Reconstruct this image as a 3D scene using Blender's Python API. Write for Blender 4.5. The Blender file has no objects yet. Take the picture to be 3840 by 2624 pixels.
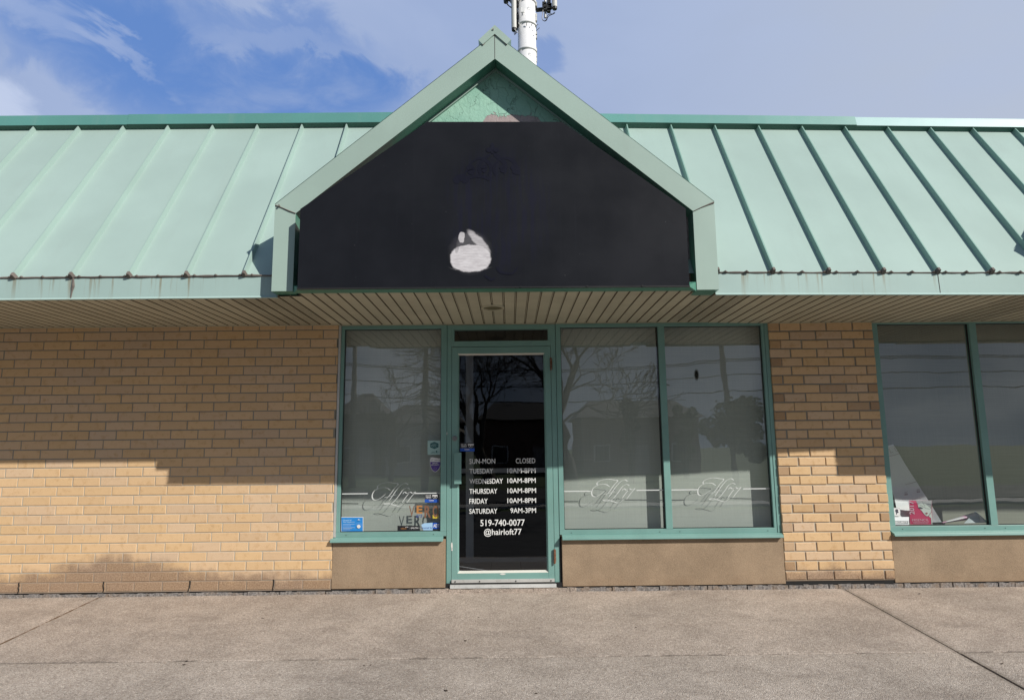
import bpy, math, random
from mathutils import Vector, Matrix, noise as mnoise
R = math.radians
scene = bpy.context.scene
COL = scene.collection

# ------------------------------------------------------------------ camera
F_PX, CX, CY = 2497.29, 1920.0, 1312.0
CAM = Vector((0.52853, -6.09789, 1.18899))
pitch, yaw, roll = 0.1470656, 0.0047198, -0.0105716
_f = Vector((math.sin(yaw)*math.cos(pitch), math.cos(yaw)*math.cos(pitch), math.sin(pitch)))
_r0 = Vector((math.cos(yaw), -math.sin(yaw), 0)); _u0 = _r0.cross(_f)
_r = math.cos(roll)*_r0 + math.sin(roll)*_u0
_u = -math.sin(roll)*_r0 + math.cos(roll)*_u0
cam = bpy.data.cameras.new('camera'); cam.lens = F_PX/3840*36; cam.sensor_width = 36
cam.clip_end = 2000; cam.clip_start = 0.05
co = bpy.data.objects.new('camera', cam); COL.objects.link(co)
m = Matrix((( _r.x, _u.x, -_f.x, CAM.x), (_r.y, _u.y, -_f.y, CAM.y), (_r.z, _u.z, -_f.z, CAM.z), (0, 0, 0, 1)))
co.matrix_world = m; scene.camera = co

def at(x, y, Y=0.0):
    """point of the vertical plane at depth Y (parallel to the shop front) seen at a photo pixel"""
    d = _r*((x-CX)/F_PX) - _u*((y-CY)/F_PX) + _f
    return CAM + d*((Y-CAM.y)/d.y)
def atz(x, y, z):
    d = _r*((x-CX)/F_PX) - _u*((y-CY)/F_PX) + _f
    return CAM + d*((z-CAM.z)/d.z)

# ------------------------------------------------------------------ light
SUN = Vector((1.12, -1.0, 1.035)).normalized()
SUN_ROT = math.atan2(SUN.x, SUN.y)
sl = bpy.data.lights.new('sun', 'SUN'); sl.energy = 4.8; sl.angle = R(0.6); sl.color = (1.0, 0.955, 0.88)
so = bpy.data.objects.new('sun', sl); COL.objects.link(so)
so.rotation_euler = SUN.to_track_quat('Z', 'Y').to_euler(); so.location = SUN*30
scene.view_settings.view_transform = 'Standard'; scene.view_settings.look = 'None'
scene.view_settings.exposure = 0.0; scene.view_settings.gamma = 1.0

class NT:
    def __init__(s, tree): s.t = tree
    def n(s, typ, **kw):
        nd = s.t.nodes.new(typ)
        for k, v in kw.items():
            if k.startswith('i_'):
                key = k[2:]; key = int(key) if key.isdigit() else key.replace('_', ' ')
                s.put(nd.inputs[key], v)
            else: setattr(nd, k, v)
        return nd
    def put(s, sock, v):
        if isinstance(v, bpy.types.NodeSocket): s.t.links.new(v, sock)
        elif isinstance(v, bpy.types.Node): s.t.links.new(v.outputs[0], sock)
        else:
            if sock.type == 'RGBA' and len(v) == 3: v = (*v, 1)
            sock.default_value = v
    def math(s, op, a, b=0.0, c=0.0, clamp=False):
        nd = s.t.nodes.new('ShaderNodeMath'); nd.operation = op; nd.use_clamp = clamp
        s.put(nd.inputs[0], a); s.put(nd.inputs[1], b); s.put(nd.inputs[2], c); return nd.outputs[0]
    def mix(s, fac, a, b, blend='MIX'):
        nd = s.t.nodes.new('ShaderNodeMix'); nd.data_type = 'RGBA'; nd.blend_type = blend
        s.put(nd.inputs[0], fac); s.put(nd.inputs[6], a); s.put(nd.inputs[7], b); return nd.outputs[2]
    def noise(s, vec, scale, detail=4, rough=0.6, dist=0.0):
        nd = s.n('ShaderNodeTexNoise', i_Scale=scale, i_Detail=detail, i_Roughness=rough, i_Distortion=dist)
        if vec is not None: s.put(nd.inputs['Vector'], vec)
        return nd.outputs['Fac']
    def ramp(s, v, lo, hi, a=0.0, b=1.0, smooth=True):
        nd = s.n('ShaderNodeMapRange', i_1=lo, i_2=hi, i_3=a, i_4=b)
        if smooth: nd.interpolation_type = 'SMOOTHSTEP'
        s.put(nd.inputs[0], v); return nd.outputs[0]
    def cramp(s, v, stops):
        nd = s.n('ShaderNodeValToRGB'); s.put(nd.inputs[0], v); e = nd.color_ramp.elements
        while len(e) < len(stops): e.new(0.5)
        for el, (p, c) in zip(e, stops): el.position = p; el.color = (*c, 1)
        return nd.outputs[0]
    def objvec(s, scale=(1, 1, 1)):
        tc = s.n('ShaderNodeTexCoord'); mp = s.n('ShaderNodeMapping', i_Scale=scale)
        s.put(mp.inputs[0], tc.outputs['Object']); return mp.outputs[0]
    def xyz(s, v):
        nd = s.n('ShaderNodeSeparateXYZ'); s.put(nd.inputs[0], v); return nd.outputs

# ---- world: Nishita sky with thin clouds laid over it by direction
world = bpy.data.worlds.new('World'); scene.world = world; world.use_nodes = True
W = NT(world.node_tree); world.node_tree.nodes.clear()
sky = W.n('ShaderNodeTexSky'); sky.sky_type = 'NISHITA'; sky.sun_disc = False
sky.sun_elevation = math.asin(SUN.z); sky.sun_rotation = SUN_ROT
sky.air_density = 1.0; sky.dust_density = 0.6; sky.ozone_density = 2.5
tc = W.n('ShaderNodeTexCoord'); dirv = tc.outputs['Generated']
mp = W.n('ShaderNodeMapping', i_Scale=(1.0, 1.0, 2.0)); W.put(mp.inputs[0], dirv)
mp2 = W.n('ShaderNodeMapping', i_Scale=(1.0, 1.0, 1.6)); mp2.inputs['Rotation'].default_value = (0, R(-28), 0); W.put(mp2.inputs[0], dirv)
ns1 = W.noise(mp.outputs[0], 4.2, 6, 0.5, 0.3)
ns2 = W.noise(mp2.outputs[0], 9.0, 7, 0.6, 0.5)
dx, dy, dz = W.xyz(dirv)
wx = W.math('ADD', dx, W.math('MULTIPLY', W.math('SUBTRACT', ns1, 0.5), 0.22))
wz = W.math('ADD', dz, W.math('MULTIPLY', W.math('SUBTRACT', ns2, 0.5), 0.14))
def blob(cx, cz, rx, rz, soft=0.8, tilt=0.0):   # soft-edged patch of sky around a direction
    a = W.math('SUBTRACT', wx, cx); b = W.math('SUBTRACT', wz, cz)
    b = W.math('SUBTRACT', b, W.math('MULTIPLY', a, tilt))
    a = W.math('DIVIDE', a, rx); b = W.math('DIVIDE', b, rz)
    d = W.math('ADD', W.math('MULTIPLY', a, a), W.math('MULTIPLY', b, b))
    return W.ramp(d, soft, 1.5+soft*0.9, 1.0, 0.0)
blue = blob(-0.375, 0.465, 0.20, 0.062, 0.3, -0.12)
blue = W.math('MAXIMUM', blue, blob(-0.23, 0.49, 0.085, 0.040, 0.2, 0.0))
blue = W.math('MAXIMUM', blue, W.math('MULTIPLY', blob(-0.33, 0.53, 0.14, 0.030, 0.2, 0.1), 0.7))
blue = W.math('MAXIMUM', blue, W.math('MULTIPLY', blob(0.045, 0.525, 0.035, 0.022, 0.2), 0.5))
blue = W.math('MAXIMUM', blue, W.math('MULTIPLY', blob(-0.53, 0.455, 0.05, 0.022, 0.2, 0.3), 0.55))
for (bx_, bz_, rx_, rz_, k_, t_) in ((-0.530, 0.489, 0.085, 0.022, 0.65, -0.25), (-0.455, 0.468, 0.045, 0.013, 0.6, -0.5), (-0.58, 0.395, 0.12, 0.050, 0.9, -0.5), (-0.30, 0.525, 0.10, 0.012, 0.45, 0.1)):
    blue = W.math('MULTIPLY', blue, W.math('SUBTRACT', 1.0, W.math('MULTIPLY', blob(bx_, bz_, rx_*0.8, rz_, 0.05, t_), k_*0.75)))
blue = W.math('MULTIPLY', blue, W.ramp(dy, 0.2, 0.5))
wisps = W.ramp(ns2, 0.42, 0.78, 0.0, 0.55)
cover = W.math('SUBTRACT', 1.0, W.math('MULTIPLY', blue, W.math('SUBTRACT', 1.0, wisps)))
# cloud radiance: even veil, whiter towards the sun's side and in the puff at the left
puff = blob(-0.60, 0.37, 0.10, 0.055, 0.3, -0.6)
puff = W.math('MAXIMUM', puff, W.math('MULTIPLY', blob(-0.50, 0.487, 0.07, 0.022, 0.02, -0.3), 0.3))
puff = W.math('MULTIPLY', puff, W.ramp(dy, 0.1, 0.5))
veil = W.mix(W.ramp(dx, -0.1, 0.65), (0.335, 0.430, 0.665), (0.47, 0.535, 0.67))
veil = W.mix(W.ramp(ns1, 0.35, 0.65, 0, 0.35), veil, (0.43, 0.52, 0.74))
veil = W.mix(W.math('MULTIPLY', puff, 0.8), veil, (0.58, 0.66, 0.85))
behind = W.mix(W.ramp(ns1, 0.35, 0.7), (0.17, 0.225, 0.32), (0.36, 0.41, 0.49))
veil = W.mix(W.ramp(dy, 0.25, -0.15), veil, behind)
skyc = W.mix(1.0, sky.outputs[0], (0.105, 0.105, 0.105), 'MULTIPLY')
skyc = W.mix(0.8, skyc, (0.135, 0.275, 0.655))
veil = W.mix(W.ramp(dz, 0.6, 0.85, 0, 0.75), veil, (0.10, 0.17, 0.34))
total = W.mix(cover, skyc, veil)
# the background socket is held at 0.1, so the mix is scaled up to match
total = W.mix(1.0, total, (10, 10, 10), 'MULTIPLY')
bg = W.n('ShaderNodeBackground', i_Strength=0.1); W.put(bg.inputs[0], total)
wo = W.n('ShaderNodeOutputWorld'); W.t.links.new(bg.outputs[0], wo.inputs[0])

# ------------------------------------------------------------------ mesh helpers
class MB:
    def __init__(s): s.v = []; s.f = []; s.mi = []; s.tone = []
    def face(s, pts, mi=0, tone=None):
        b = len(s.v); s.v += [tuple(p) for p in pts]; s.f.append(tuple(range(b, b+len(pts)))); s.mi.append(mi); s.tone.append(tone)
    def hexa(s, p, mi=0, tone=None):
        """p: 8 points, bottom ring 0-3 counter-clockwise from above, top ring 4-7"""
        b = len(s.v); s.v += [tuple(q) for q in p]
        for q in ((0, 3, 2, 1), (4, 5, 6, 7), (0, 1, 5, 4), (1, 2, 6, 5), (2, 3, 7, 6), (3, 0, 4, 7)):
            s.f.append(tuple(b+i for i in q)); s.mi.append(mi); s.tone.append(tone)
        return s
    def box(s, x0, x1, y0, y1, z0, z1, mi=0, tone=None):
        return s.hexa([(x0, y0, z0), (x1, y0, z0), (x1, y1, z0), (x0, y1, z0), (x0, y0, z1), (x1, y0, z1), (x1, y1, z1), (x0, y1, z1)], mi, tone)
    def prism_y(s, poly, y0, y1, mi=0, inner=()):
        """poly in (x,z), counter-clockwise seen from the front (-y); y0/y1 may be functions of x"""
        f0 = y0 if callable(y0) else (lambda x: y0); f1 = y1 if callable(y1) else (lambda x: y1)
        n = len(poly); b = len(s.v)
        s.v += [(x, f0(x), z) for x, z in poly] + [(x, f1(x), z) for x, z in poly]
        s.f.append(tuple(b+i for i in range(n))); s.f.append(tuple(b+n+i for i in reversed(range(n))))
        s.mi += [mi, mi]; s.tone += [None, None]
        for i in range(n):
            j = (i+1) % n; s.f.append((b+j, b+i, b+n+i, b+n+j)); s.mi.append(1 if i in inner else mi); s.tone.append(None)
        return s
    def tube(s, pts, rad, k=8, mi=0, cap=True):
        pts = [Vector(p) for p in pts]; n = len(pts)
        rs = rad if isinstance(rad, (list, tuple)) else [rad]*n
        b = len(s.v); ref = Vector((0, 0, 1))
        for i, p in enumerate(pts):
            t = (pts[min(i+1, n-1)]-pts[max(i-1, 0)]).normalized()
            if abs(t.dot(ref)) > 0.95: a = t.cross(Vector((0, 1, 0))).normalized()
            else: a = t.cross(ref).normalized()
            c = t.cross(a)
            for j in range(k):
                an = 2*math.pi*j/k; s.v.append(tuple(p+(a*math.cos(an)+c*math.sin(an))*rs[i]))
        for i in range(n-1):
            for j in range(k):
                j2 = (j+1) % k
                s.f.append((b+i*k+j, b+i*k+j2, b+(i+1)*k+j2, b+(i+1)*k+j)); s.mi.append(mi); s.tone.append(None)
        if cap:
            s.f.append(tuple(b+j for j in reversed(range(k)))); s.f.append(tuple(b+(n-1)*k+j for j in range(k))); s.mi += [mi, mi]; s.tone += [None, None]
        return s
    def build(s, name, mats, parent=None, smooth=False, bevel=0.0, origin=None):
        me = bpy.data.meshes.new(name)
        vs = s.v
        if origin is not None: vs = [(v[0]-origin[0], v[1]-origin[1], v[2]-origin[2]) for v in vs]
        me.from_pydata(vs, [], s.f)
        if not isinstance(mats, (list, tuple)): mats = [mats]
        for mm in mats: me.materials.append(mm)
        for p, i in zip(me.polygons, s.mi): p.material_index = i; p.use_smooth = smooth
        if any(t is not None for t in s.tone):
            at_ = me.attributes.new('tone', 'FLOAT_COLOR', 'CORNER'); k = 0
            for p, t in zip(me.polygons, s.tone):
                t = t or (0.5, 0.5, 0, 1)
                for _ in range(p.loop_total): at_.data[k].color = t; k += 1
        me.update()
        o = bpy.data.objects.new(name, me); COL.objects.link(o)
        if origin is not None: o.location = origin
        if parent is not None: o.parent = parent
        if bevel:
            bm_ = o.modifiers.new('edge', 'BEVEL'); bm_.width = bevel; bm_.segments = 2; bm_.limit_method = 'ANGLE'; bm_.angle_limit = R(35)
        return o
def split(mb, name, mats, parent=None, **k):
    """one object for each connected piece of the builder"""
    par = list(range(len(mb.v)))
    def find(i):
        while par[i] != i: par[i] = par[par[i]]; i = par[i]
        return i
    for f in mb.f:
        for j in f[1:]: par[find(j)] = find(f[0])
    groups = {}
    for fi, f in enumerate(mb.f): groups.setdefault(find(f[0]), []).append(fi)
    out = []
    for gf in groups.values():
        m2 = MB(); mp_ = {}
        for fi in gf:
            for j in mb.f[fi]:
                if j not in mp_: mp_[j] = len(m2.v); m2.v.append(mb.v[j])
            m2.f.append(tuple(mp_[j] for j in mb.f[fi])); m2.mi.append(mb.mi[fi]); m2.tone.append(mb.tone[fi])
        o = m2.build(name, mats, parent, **k)
        out.append(o)
    return out
def tag(o, label=None, cat=None, group=None, kind=None):
    for k, v in (('label', label), ('category', cat), ('group', group), ('kind', kind)):
        if v: o[k] = v
    return o
def empty(name, loc=(0, 0, 0)):
    o = bpy.data.objects.new(name, None); COL.objects.link(o); o.location = loc; o.empty_display_size = 0.1; return o

# ------------------------------------------------------------------ materials
def newmat(name):
    mt = bpy.data.materials.new(name); mt.use_nodes = True
    N = NT(mt.node_tree); b = mt.node_tree.nodes['Principled BSDF']; return mt, N, b
def paint(name, col, rough=0.45, var=0.06, dirt=0.0, bump=0.0, dirtcol=(0.20, 0.16, 0.12), spec=0.5, metal=0.0, bscale=300):
    mt, N, b = newmat(name)
    v = N.objvec()
    n1 = N.noise(v, 2.3, 5, 0.6); n2 = N.noise(v, 45, 4, 0.7)
    c = N.mix(N.ramp(n1, 0.3, 0.7), tuple(x*(1-var) for x in col), tuple(min(1, x*(1+var)) for x in col))
    if dirt:
        c = N.mix(N.math('MULTIPLY', N.ramp(n2, 0.52, 0.75), dirt), c, dirtcol)
    N.put(b.inputs['Base Color'], c)
    N.put(b.inputs['Roughness'], N.ramp(n1, 0.2, 0.8, rough*0.85, rough*1.15))
    b.inputs['Specular IOR Level'].default_value = spec; b.inputs['Metallic'].default_value = metal
    if bump:
        bp_ = N.n('ShaderNodeBump', i_Strength=bump, i_Distance=0.004); N.put(bp_.inputs['Height'], N.noise(v, bscale, 3, 0.6)); N.put(b.inputs['Normal'], bp_.outputs[0])
    return mt
ROOFC = (0.355, 0.468, 0.427)
def roof_metal(name, col, streak=0.0):
    mt, N, b = newmat(name)
    v = N.objvec(); n1 = N.noise(v, 1.3, 4, 0.5)
    c = N.mix(N.ramp(n1, 0.3, 0.7), tuple(x*0.95 for x in col), tuple(x*1.05 for x in col))
    sp = N.ramp(N.noise(v, 55, 4, 0.7), 0.68, 0.78)
    c = N.mix(N.ramp(N.noise(N.objvec((9, 1.2, 1.2)), 1.0, 4, 0.6), 0.5, 0.8, 0, 0.16), c, (0.30, 0.36, 0.33))
    c = N.mix(N.math('MULTIPLY', sp, 0.4), c, (0.16, 0.17, 0.14))
    if streak:
        x, y, z = N.xyz(N.objvec())
        vs = N.objvec((26, 1, 0.9)); s1 = N.noise(vs, 1.0, 5, 0.65)
        clus = N.ramp(N.noise(N.objvec((1.7, 1, 0)), 1.0, 2, 0.5), 0.36, 0.58)
        fade = N.ramp(z, 2.33, 2.50, 0.30, 1.0)
        s = N.math('MULTIPLY', N.math('MULTIPLY', N.ramp(s1, 0.53, 0.68), fade), clus)
        c = N.mix(N.math('MULTIPLY', s, streak), c, (0.225, 0.175, 0.095))
    N.put(b.inputs['Base Color'], c)
    b.inputs['Roughness'].default_value = 0.42; b.inputs['Specular IOR Level'].default_value = 0.4
    # oil-canning
    bp_ = N.n('ShaderNodeBump', i_Strength=0.25, i_Distance=0.02); N.put(bp_.inputs['Height'], N.noise(N.objvec((1.5, 1.5, 1.5)), 1.6, 2, 0.4)); N.put(b.inputs['Normal'], bp_.outputs[0])
    return mt
M = {}
M['roof'] = roof_metal('roof_metal', ROOFC)
M['seam_sun'] = roof_metal('seam_metal_lit', (0.315, 0.430, 0.39))  # left seams show their sunlit face; that tone is in the colour
M['seam'] = roof_metal('seam_metal_shaded', (0.235, 0.39, 0.335))  # darker copy for the right seams, their shaded side put into the colour
M['fascia'] = roof_metal('fascia_metal', (0.375, 0.510, 0.480), 0.8)
M['dormer'] = roof_metal('dormer_metal', (0.360, 0.475, 0.420))
M['cap'] = roof_metal('ridge_cap_metal', (0.110, 0.300, 0.270))
M['frame'] = paint('window_frame_paint', (0.178, 0.335, 0.305), 0.38, 0.07, 0.18, dirtcol=(0.30, 0.30, 0.26))
M['alu'] = paint('worn_aluminium', (0.56, 0.56, 0.54), 0.42, 0.1, 0.35, metal=0.3)
M['caulk'] = paint('old_caulk', (0.16, 0.135, 0.12), 0.9, 0.3, 0.5, bump=0.4)
M['screw'] = paint('screw_metal', (0.35, 0.33, 0.30), 0.5, metal=0.6)
M['dark'] = paint('dark_gap', (0.012, 0.012, 0.012), 0.9)
M['hole'] = paint('screw_hole', (0.02, 0.02, 0.02), 0.7)
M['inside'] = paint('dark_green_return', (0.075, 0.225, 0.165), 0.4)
M['sign'] = None
M['black'] = paint('black_plastic', (0.02, 0.02, 0.02), 0.4)
M['steel'] = paint('galvanised_steel', (0.22, 0.23, 0.23), 0.5, 0.2, 0.2, metal=0.5)
M['white'] = paint('white_pole_paint', (0.80, 0.80, 0.81), 0.5, 0.03, 0.05)
M['panelwhite'] = paint('antenna_white', (0.55, 0.55, 0.53), 0.5)
M['rust'] = paint('rusty_hinge', (0.13, 0.055, 0.028), 0.85, 0.4, 0.8, bump=0.5, dirtcol=(0.4, 0.36, 0.3), bscale=150)
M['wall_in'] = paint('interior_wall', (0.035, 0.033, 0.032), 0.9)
M['inner'] = paint('inner_frame_grey', (0.55, 0.57, 0.60), 0.5)
M['tilefloor'] = None

def stucco(name, col, scale=210, bump=0.5):
    mt, N, b = newmat(name); v = N.objvec()
    n1 = N.noise(v, scale, 3, 0.75); n2 = N.noise(v, 3.2, 5, 0.65); n3 = N.noise(v, 70, 3, 0.6)
    c = N.mix(N.ramp(n2, 0.3, 0.7), tuple(x*0.87 for x in col), tuple(x*1.10 for x in col))
    c = N.mix(N.ramp(n1, 0.32, 0.68), N.mix(1.0, c, (0.70, 0.69, 0.67), 'MULTIPLY'), N.mix(1.0, c, (1.2, 1.2, 1.2), 'MULTIPLY'))
    x, y, z = N.xyz(N.objvec())
    low = N.math('MULTIPLY', N.ramp(z, 0.09, -0.01), N.ramp(N.noise(v, 9, 4, 0.6), 0.3, 0.75))
    c = N.mix(N.math('MULTIPLY', low, 0.35), c, (0.24, 0.15, 0.09))
    N.put(b.inputs['Base Color'], c); b.inputs['Roughness'].default_value = 0.95; b.inputs['Specular IOR Level'].default_value = 0.2
    bp_ = N.n('ShaderNodeBump', i_Strength=bump, i_Distance=0.003); N.put(bp_.inputs['Height'], N.math('ADD', n1, n3)); N.put(b.inputs['Normal'], bp_.outputs[0])
    return mt
M['stucco'] = stucco('tan_stucco', (0.335, 0.25, 0.172))

def brick_mat():
    mt, N, b = newmat('buff_brick'); v = N.objvec()
    t = N.n('ShaderNodeAttribute', attribute_name='tone'); rgb = N.n('ShaderNodeSeparateColor'); N.put(rgb.inputs[0], t.outputs['Color'])
    tr, tg, tb = rgb.outputs
    c = N.cramp(tr, [(0.0, (0.655, 0.450, 0.248)), (0.45, (0.665, 0.460, 0.266)), (0.75, (0.65, 0.464, 0.292)), (1.0, (0.61, 0.450, 0.308))])
    c = N.mix(tb, c, (0.30, 0.185, 0.105))                       # header bricks fired darker
    c = N.mix(1.0, c, N.mix(tg, (0.95, 0.945, 0.94), (1.05, 1.05, 1.05)), 'MULTIPLY')
    pits = N.noise(v, 120, 4, 0.75); mot = N.noise(v, 16, 5, 0.7)
    c = N.mix(N.math('MULTIPLY', N.ramp(mot, 0.50, 0.72), 0.55), c, (0.47, 0.275, 0.125))
    spk = N.math('MULTIPLY', N.ramp(pits, 0.60, 0.70), N.ramp(mot, 0.42, 0.66))
    c = N.mix(N.math('MULTIPLY', spk, 0.75), c, (0.16, 0.09, 0.05))
    fine = N.noise(v, 330, 2, 0.6); c = N.mix(1.0, c, N.mix(fine, (0.86, 0.86, 0.86), (1.12, 1.12, 1.12)), 'MULTIPLY')
    # weathered, spalled courses near the ground (higher in the middle of the left wall)
    x, y, z = N.xyz(N.objvec())
    g = N.math('DIVIDE', N.math('ADD', x, 2.95), 0.62); g = N.math('EXPONENT', N.math('MULTIPLY', N.math('MULTIPLY', g, g), -1.0))
    hgt = N.math('ADD', 0.085, N.math('MULTIPLY', g, 0.165)); hgt = N.math('ADD', hgt, N.math('MULTIPLY', N.math('SUBTRACT', N.noise(v, 5.5, 6, 0.65), 0.5), 0.30))
    w = N.ramp(N.math('SUBTRACT', z, hgt), 0.085, -0.05)
    agg = N.n('ShaderNodeTexVoronoi', i_Scale=150.0); N.put(agg.inputs['Vector'], v)
    spall = N.mix(N.ramp(N.noise(v, 90, 4, 0.7), 0.35, 0.65), (0.17, 0.105, 0.07), (0.37, 0.26, 0.185))
    spall = N.mix(N.ramp(agg.outputs['Distance'], 0.12, 0.0, 0, 0.6), spall, (0.48, 0.40, 0.30))
    c = N.mix(N.math('MULTIPLY', w, 0.78), c, spall)
    N.put(b.inputs['Base Color'], c); b.inputs['Roughness'].default_value = 0.92; b.inputs['Specular IOR Level'].default_value = 0.25
    hh = N.math('ADD', N.math('MULTIPLY', pits, -0.7), N.math('MULTIPLY', mot, 0.8)); hh = N.math('ADD', hh, N.math('MULTIPLY', N.math('MULTIPLY', w, N.noise(v, 110, 4, 0.8)), 3.0))
    bp_ = N.n('ShaderNodeBump', i_Strength=0.5, i_Distance=0.004); N.put(bp_.inputs['Height'], hh); N.put(b.inputs['Normal'], bp_.outputs[0])
    return mt
M['brick'] = brick_mat()
def mortar_mat():
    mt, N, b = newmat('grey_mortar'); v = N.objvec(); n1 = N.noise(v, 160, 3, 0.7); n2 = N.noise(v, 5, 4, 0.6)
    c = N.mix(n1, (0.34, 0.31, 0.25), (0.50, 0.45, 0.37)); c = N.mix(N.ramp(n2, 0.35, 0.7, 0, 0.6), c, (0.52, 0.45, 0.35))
    x, y, z = N.xyz(N.objvec()); c = N.mix(N.ramp(z, 0.75, 1.3, 0.0, 0.72), c, (0.20, 0.205, 0.18))  # mortar darkened above the sunlit zone: eave shade put into the colour
    g = N.math('DIVIDE', N.math('ADD', x, 2.95), 0.62); g = N.math('EXPONENT', N.math('MULTIPLY', N.math('MULTIPLY', g, g), -1.0))
    w = N.ramp(N.math('SUBTRACT', z, N.math('ADD', 0.07, N.math('MULTIPLY', g, 0.17))), 0.05, -0.03); c = N.mix(N.math('MULTIPLY', w, 0.7), c, (0.24, 0.165, 0.115))
    N.put(b.inputs['Base Color'], c); b.inputs['Roughness'].default_value = 0.95
    bp_ = N.n('ShaderNodeBump', i_Strength=0.6, i_Distance=0.004); N.put(bp_.inputs['Height'], n1); N.put(b.inputs['Normal'], bp_.outputs[0])
    return mt
M['mortar'] = mortar_mat()
def block_mat():
    mt, N, b = newmat('foundation_block'); v = N.objvec(); n1 = N.noise(v, 55, 5, 0.8); n2 = N.noise(v, 7, 4, 0.6)
    c = N.mix(N.ramp(n1, 0.38, 0.62), (0.13, 0.12, 0.115), (0.34, 0.315, 0.30)); c = N.mix(N.ramp(n2, 0.45, 0.7, 0, 0.7), c, (0.27, 0.19, 0.125))
    N.put(b.inputs['Base Color'], c); b.inputs['Roughness'].default_value = 0.95
    bp_ = N.n('ShaderNodeBump', i_Strength=0.9, i_Distance=0.01); N.put(bp_.inputs['Height'], n1); N.put(b.inputs['Normal'], bp_.outputs[0])
    return mt
M['block'] = block_mat()
def concrete_mat():
    mt, N, b = newmat('exposed_aggregate'); v = N.objvec()
    x, y, z = N.xyz(N.objvec())
    vor = N.n('ShaderNodeTexVoronoi', i_Scale=150.0, i_Randomness=1.0); N.put(vor.inputs['Vector'], v)
    cc = N.n('ShaderNodeSeparateColor'); N.put(cc.inputs[0], vor.outputs['Color'])
    stone = N.cramp(cc.outputs[0], [(0.0, (0.11, 0.095, 0.085)), (0.22, (0.25, 0.20, 0.16)), (0.5, (0.36, 0.29, 0.235)), (0.75, (0.42, 0.36, 0.30)), (1.0, (0.60, 0.52, 0.43))])
    cem = N.mix(N.noise(v, 320, 3, 0.7), (0.20, 0.165, 0.135), (0.46, 0.39, 0.325))
    c = N.mix(N.ramp(vor.outputs['Distance'], 0.35, 0.55), stone, cem)
    big = N.noise(v, 1.1, 5, 0.6); mid = N.noise(v, 6, 4, 0.65)
    # the slab nearer the street is greyer, the one by the wall pinker
    grey = N.ramp(y, -1.47, -1.53); grey = N.math('ADD', N.math('MULTIPLY', grey, 0.35), N.math('MULTIPLY', N.ramp(y, -0.8, -2.4), 0.6))
    c = N.mix(1.0, c, N.mix(grey, (1.235, 1.235, 1.27), (1.16, 1.215, 1.28)), 'MULTIPLY')
    c = N.mix(1.0, c, N.mix(N.ramp(big, 0.3, 0.7), (0.84, 0.84, 0.84), (1.10, 1.10, 1.10)), 'MULTIPLY')
    c = N.mix(1.0, c, N.mix(N.ramp(mid, 0.3, 0.72), (0.90, 0.89, 0.88), (1.07, 1.07, 1.07)), 'MULTIPLY')
    st = N.math('MULTIPLY', N.ramp(N.noise(N.objvec((0.6, 1.6, 1)), 2.4, 5, 0.7), 0.52, 0.72), 0.34); c = N.mix(st, c, (0.17, 0.14, 0.12))
    gr = N.noise(v, 55, 3, 0.8); c = N.mix(1.0, c, N.mix(N.ramp(gr, 0.32, 0.68), (0.86, 0.855, 0.85), (1.20, 1.205, 1.21)), 'MULTIPLY')
    pb = N.n('ShaderNodeTexVoronoi', i_Scale=48.0); N.put(pb.inputs['Vector'], v); pc = N.n('ShaderNodeSeparateColor'); N.put(pc.inputs[0], pb.outputs['Color'])
    pm = N.math('MULTIPLY', N.ramp(pb.outputs['Distance'], 0.30, 0.22), N.math('GREATER_THAN', pc.outputs[1], 0.72)); c = N.mix(N.math('MULTIPLY', pm, 0.65), c, N.cramp(pc.outputs[0], [(0.0, (0.10, 0.085, 0.075)), (0.5, (0.40, 0.30, 0.22)), (1.0, (0.68, 0.62, 0.54))]))
    oil = N.math('MULTIPLY', N.ramp(N.noise(v, 26, 3, 0.5), 0.73, 0.78), 0.6); c = N.mix(oil, c, (0.07, 0.06, 0.055))
    jy = N.math('ABSOLUTE', N.math('ADD', N.math('ADD', y, 1.5), N.math('MULTIPLY', N.math('SUBTRACT', N.noise(v, 14, 3, 0.7), 0.5), 0.03)))
    jc = N.math('MULTIPLY', N.ramp(jy, 0.016, 0.008), N.ramp(N.noise(v, 3.3, 3, 0.7), 0.45, 0.62)); c = N.mix(N.math('MULTIPLY', jc, 0.55), c, (0.06, 0.05, 0.04))
    jx = N.math('ABSOLUTE', N.math('SUBTRACT', x, 3.455)); c = N.mix(N.math('MULTIPLY', N.ramp(jx, 0.05, 0.012), 0.35), c, (0.09, 0.075, 0.06))
    jl = N.math('ABSOLUTE', N.math('ADD', x, 3.08)); c = N.mix(N.math('MULTIPLY', N.ramp(jl, 0.016, 0.008), N.ramp(N.noise(v, 12, 3, 0.7), 0.3, 0.6)), c, (0.15, 0.095, 0.055))
    N.put(b.inputs['Base Color'], c); b.inputs['Roughness'].default_value = 0.9; b.inputs['Specular IOR Level'].default_value = 0.25
    bp_ = N.n('ShaderNodeBump', i_Strength=0.75, i_Distance=0.005)
    hh = N.math('ADD', N.math('MULTIPLY', vor.outputs['Distance'], -1.0), N.math('MULTIPLY', N.noise(v, 60, 4, 0.7), 0.9)); N.put(bp_.inputs['Height'], hh); N.put(b.inputs['Normal'], bp_.outputs[0])
    return mt
M['concrete'] = concrete_mat()
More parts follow.
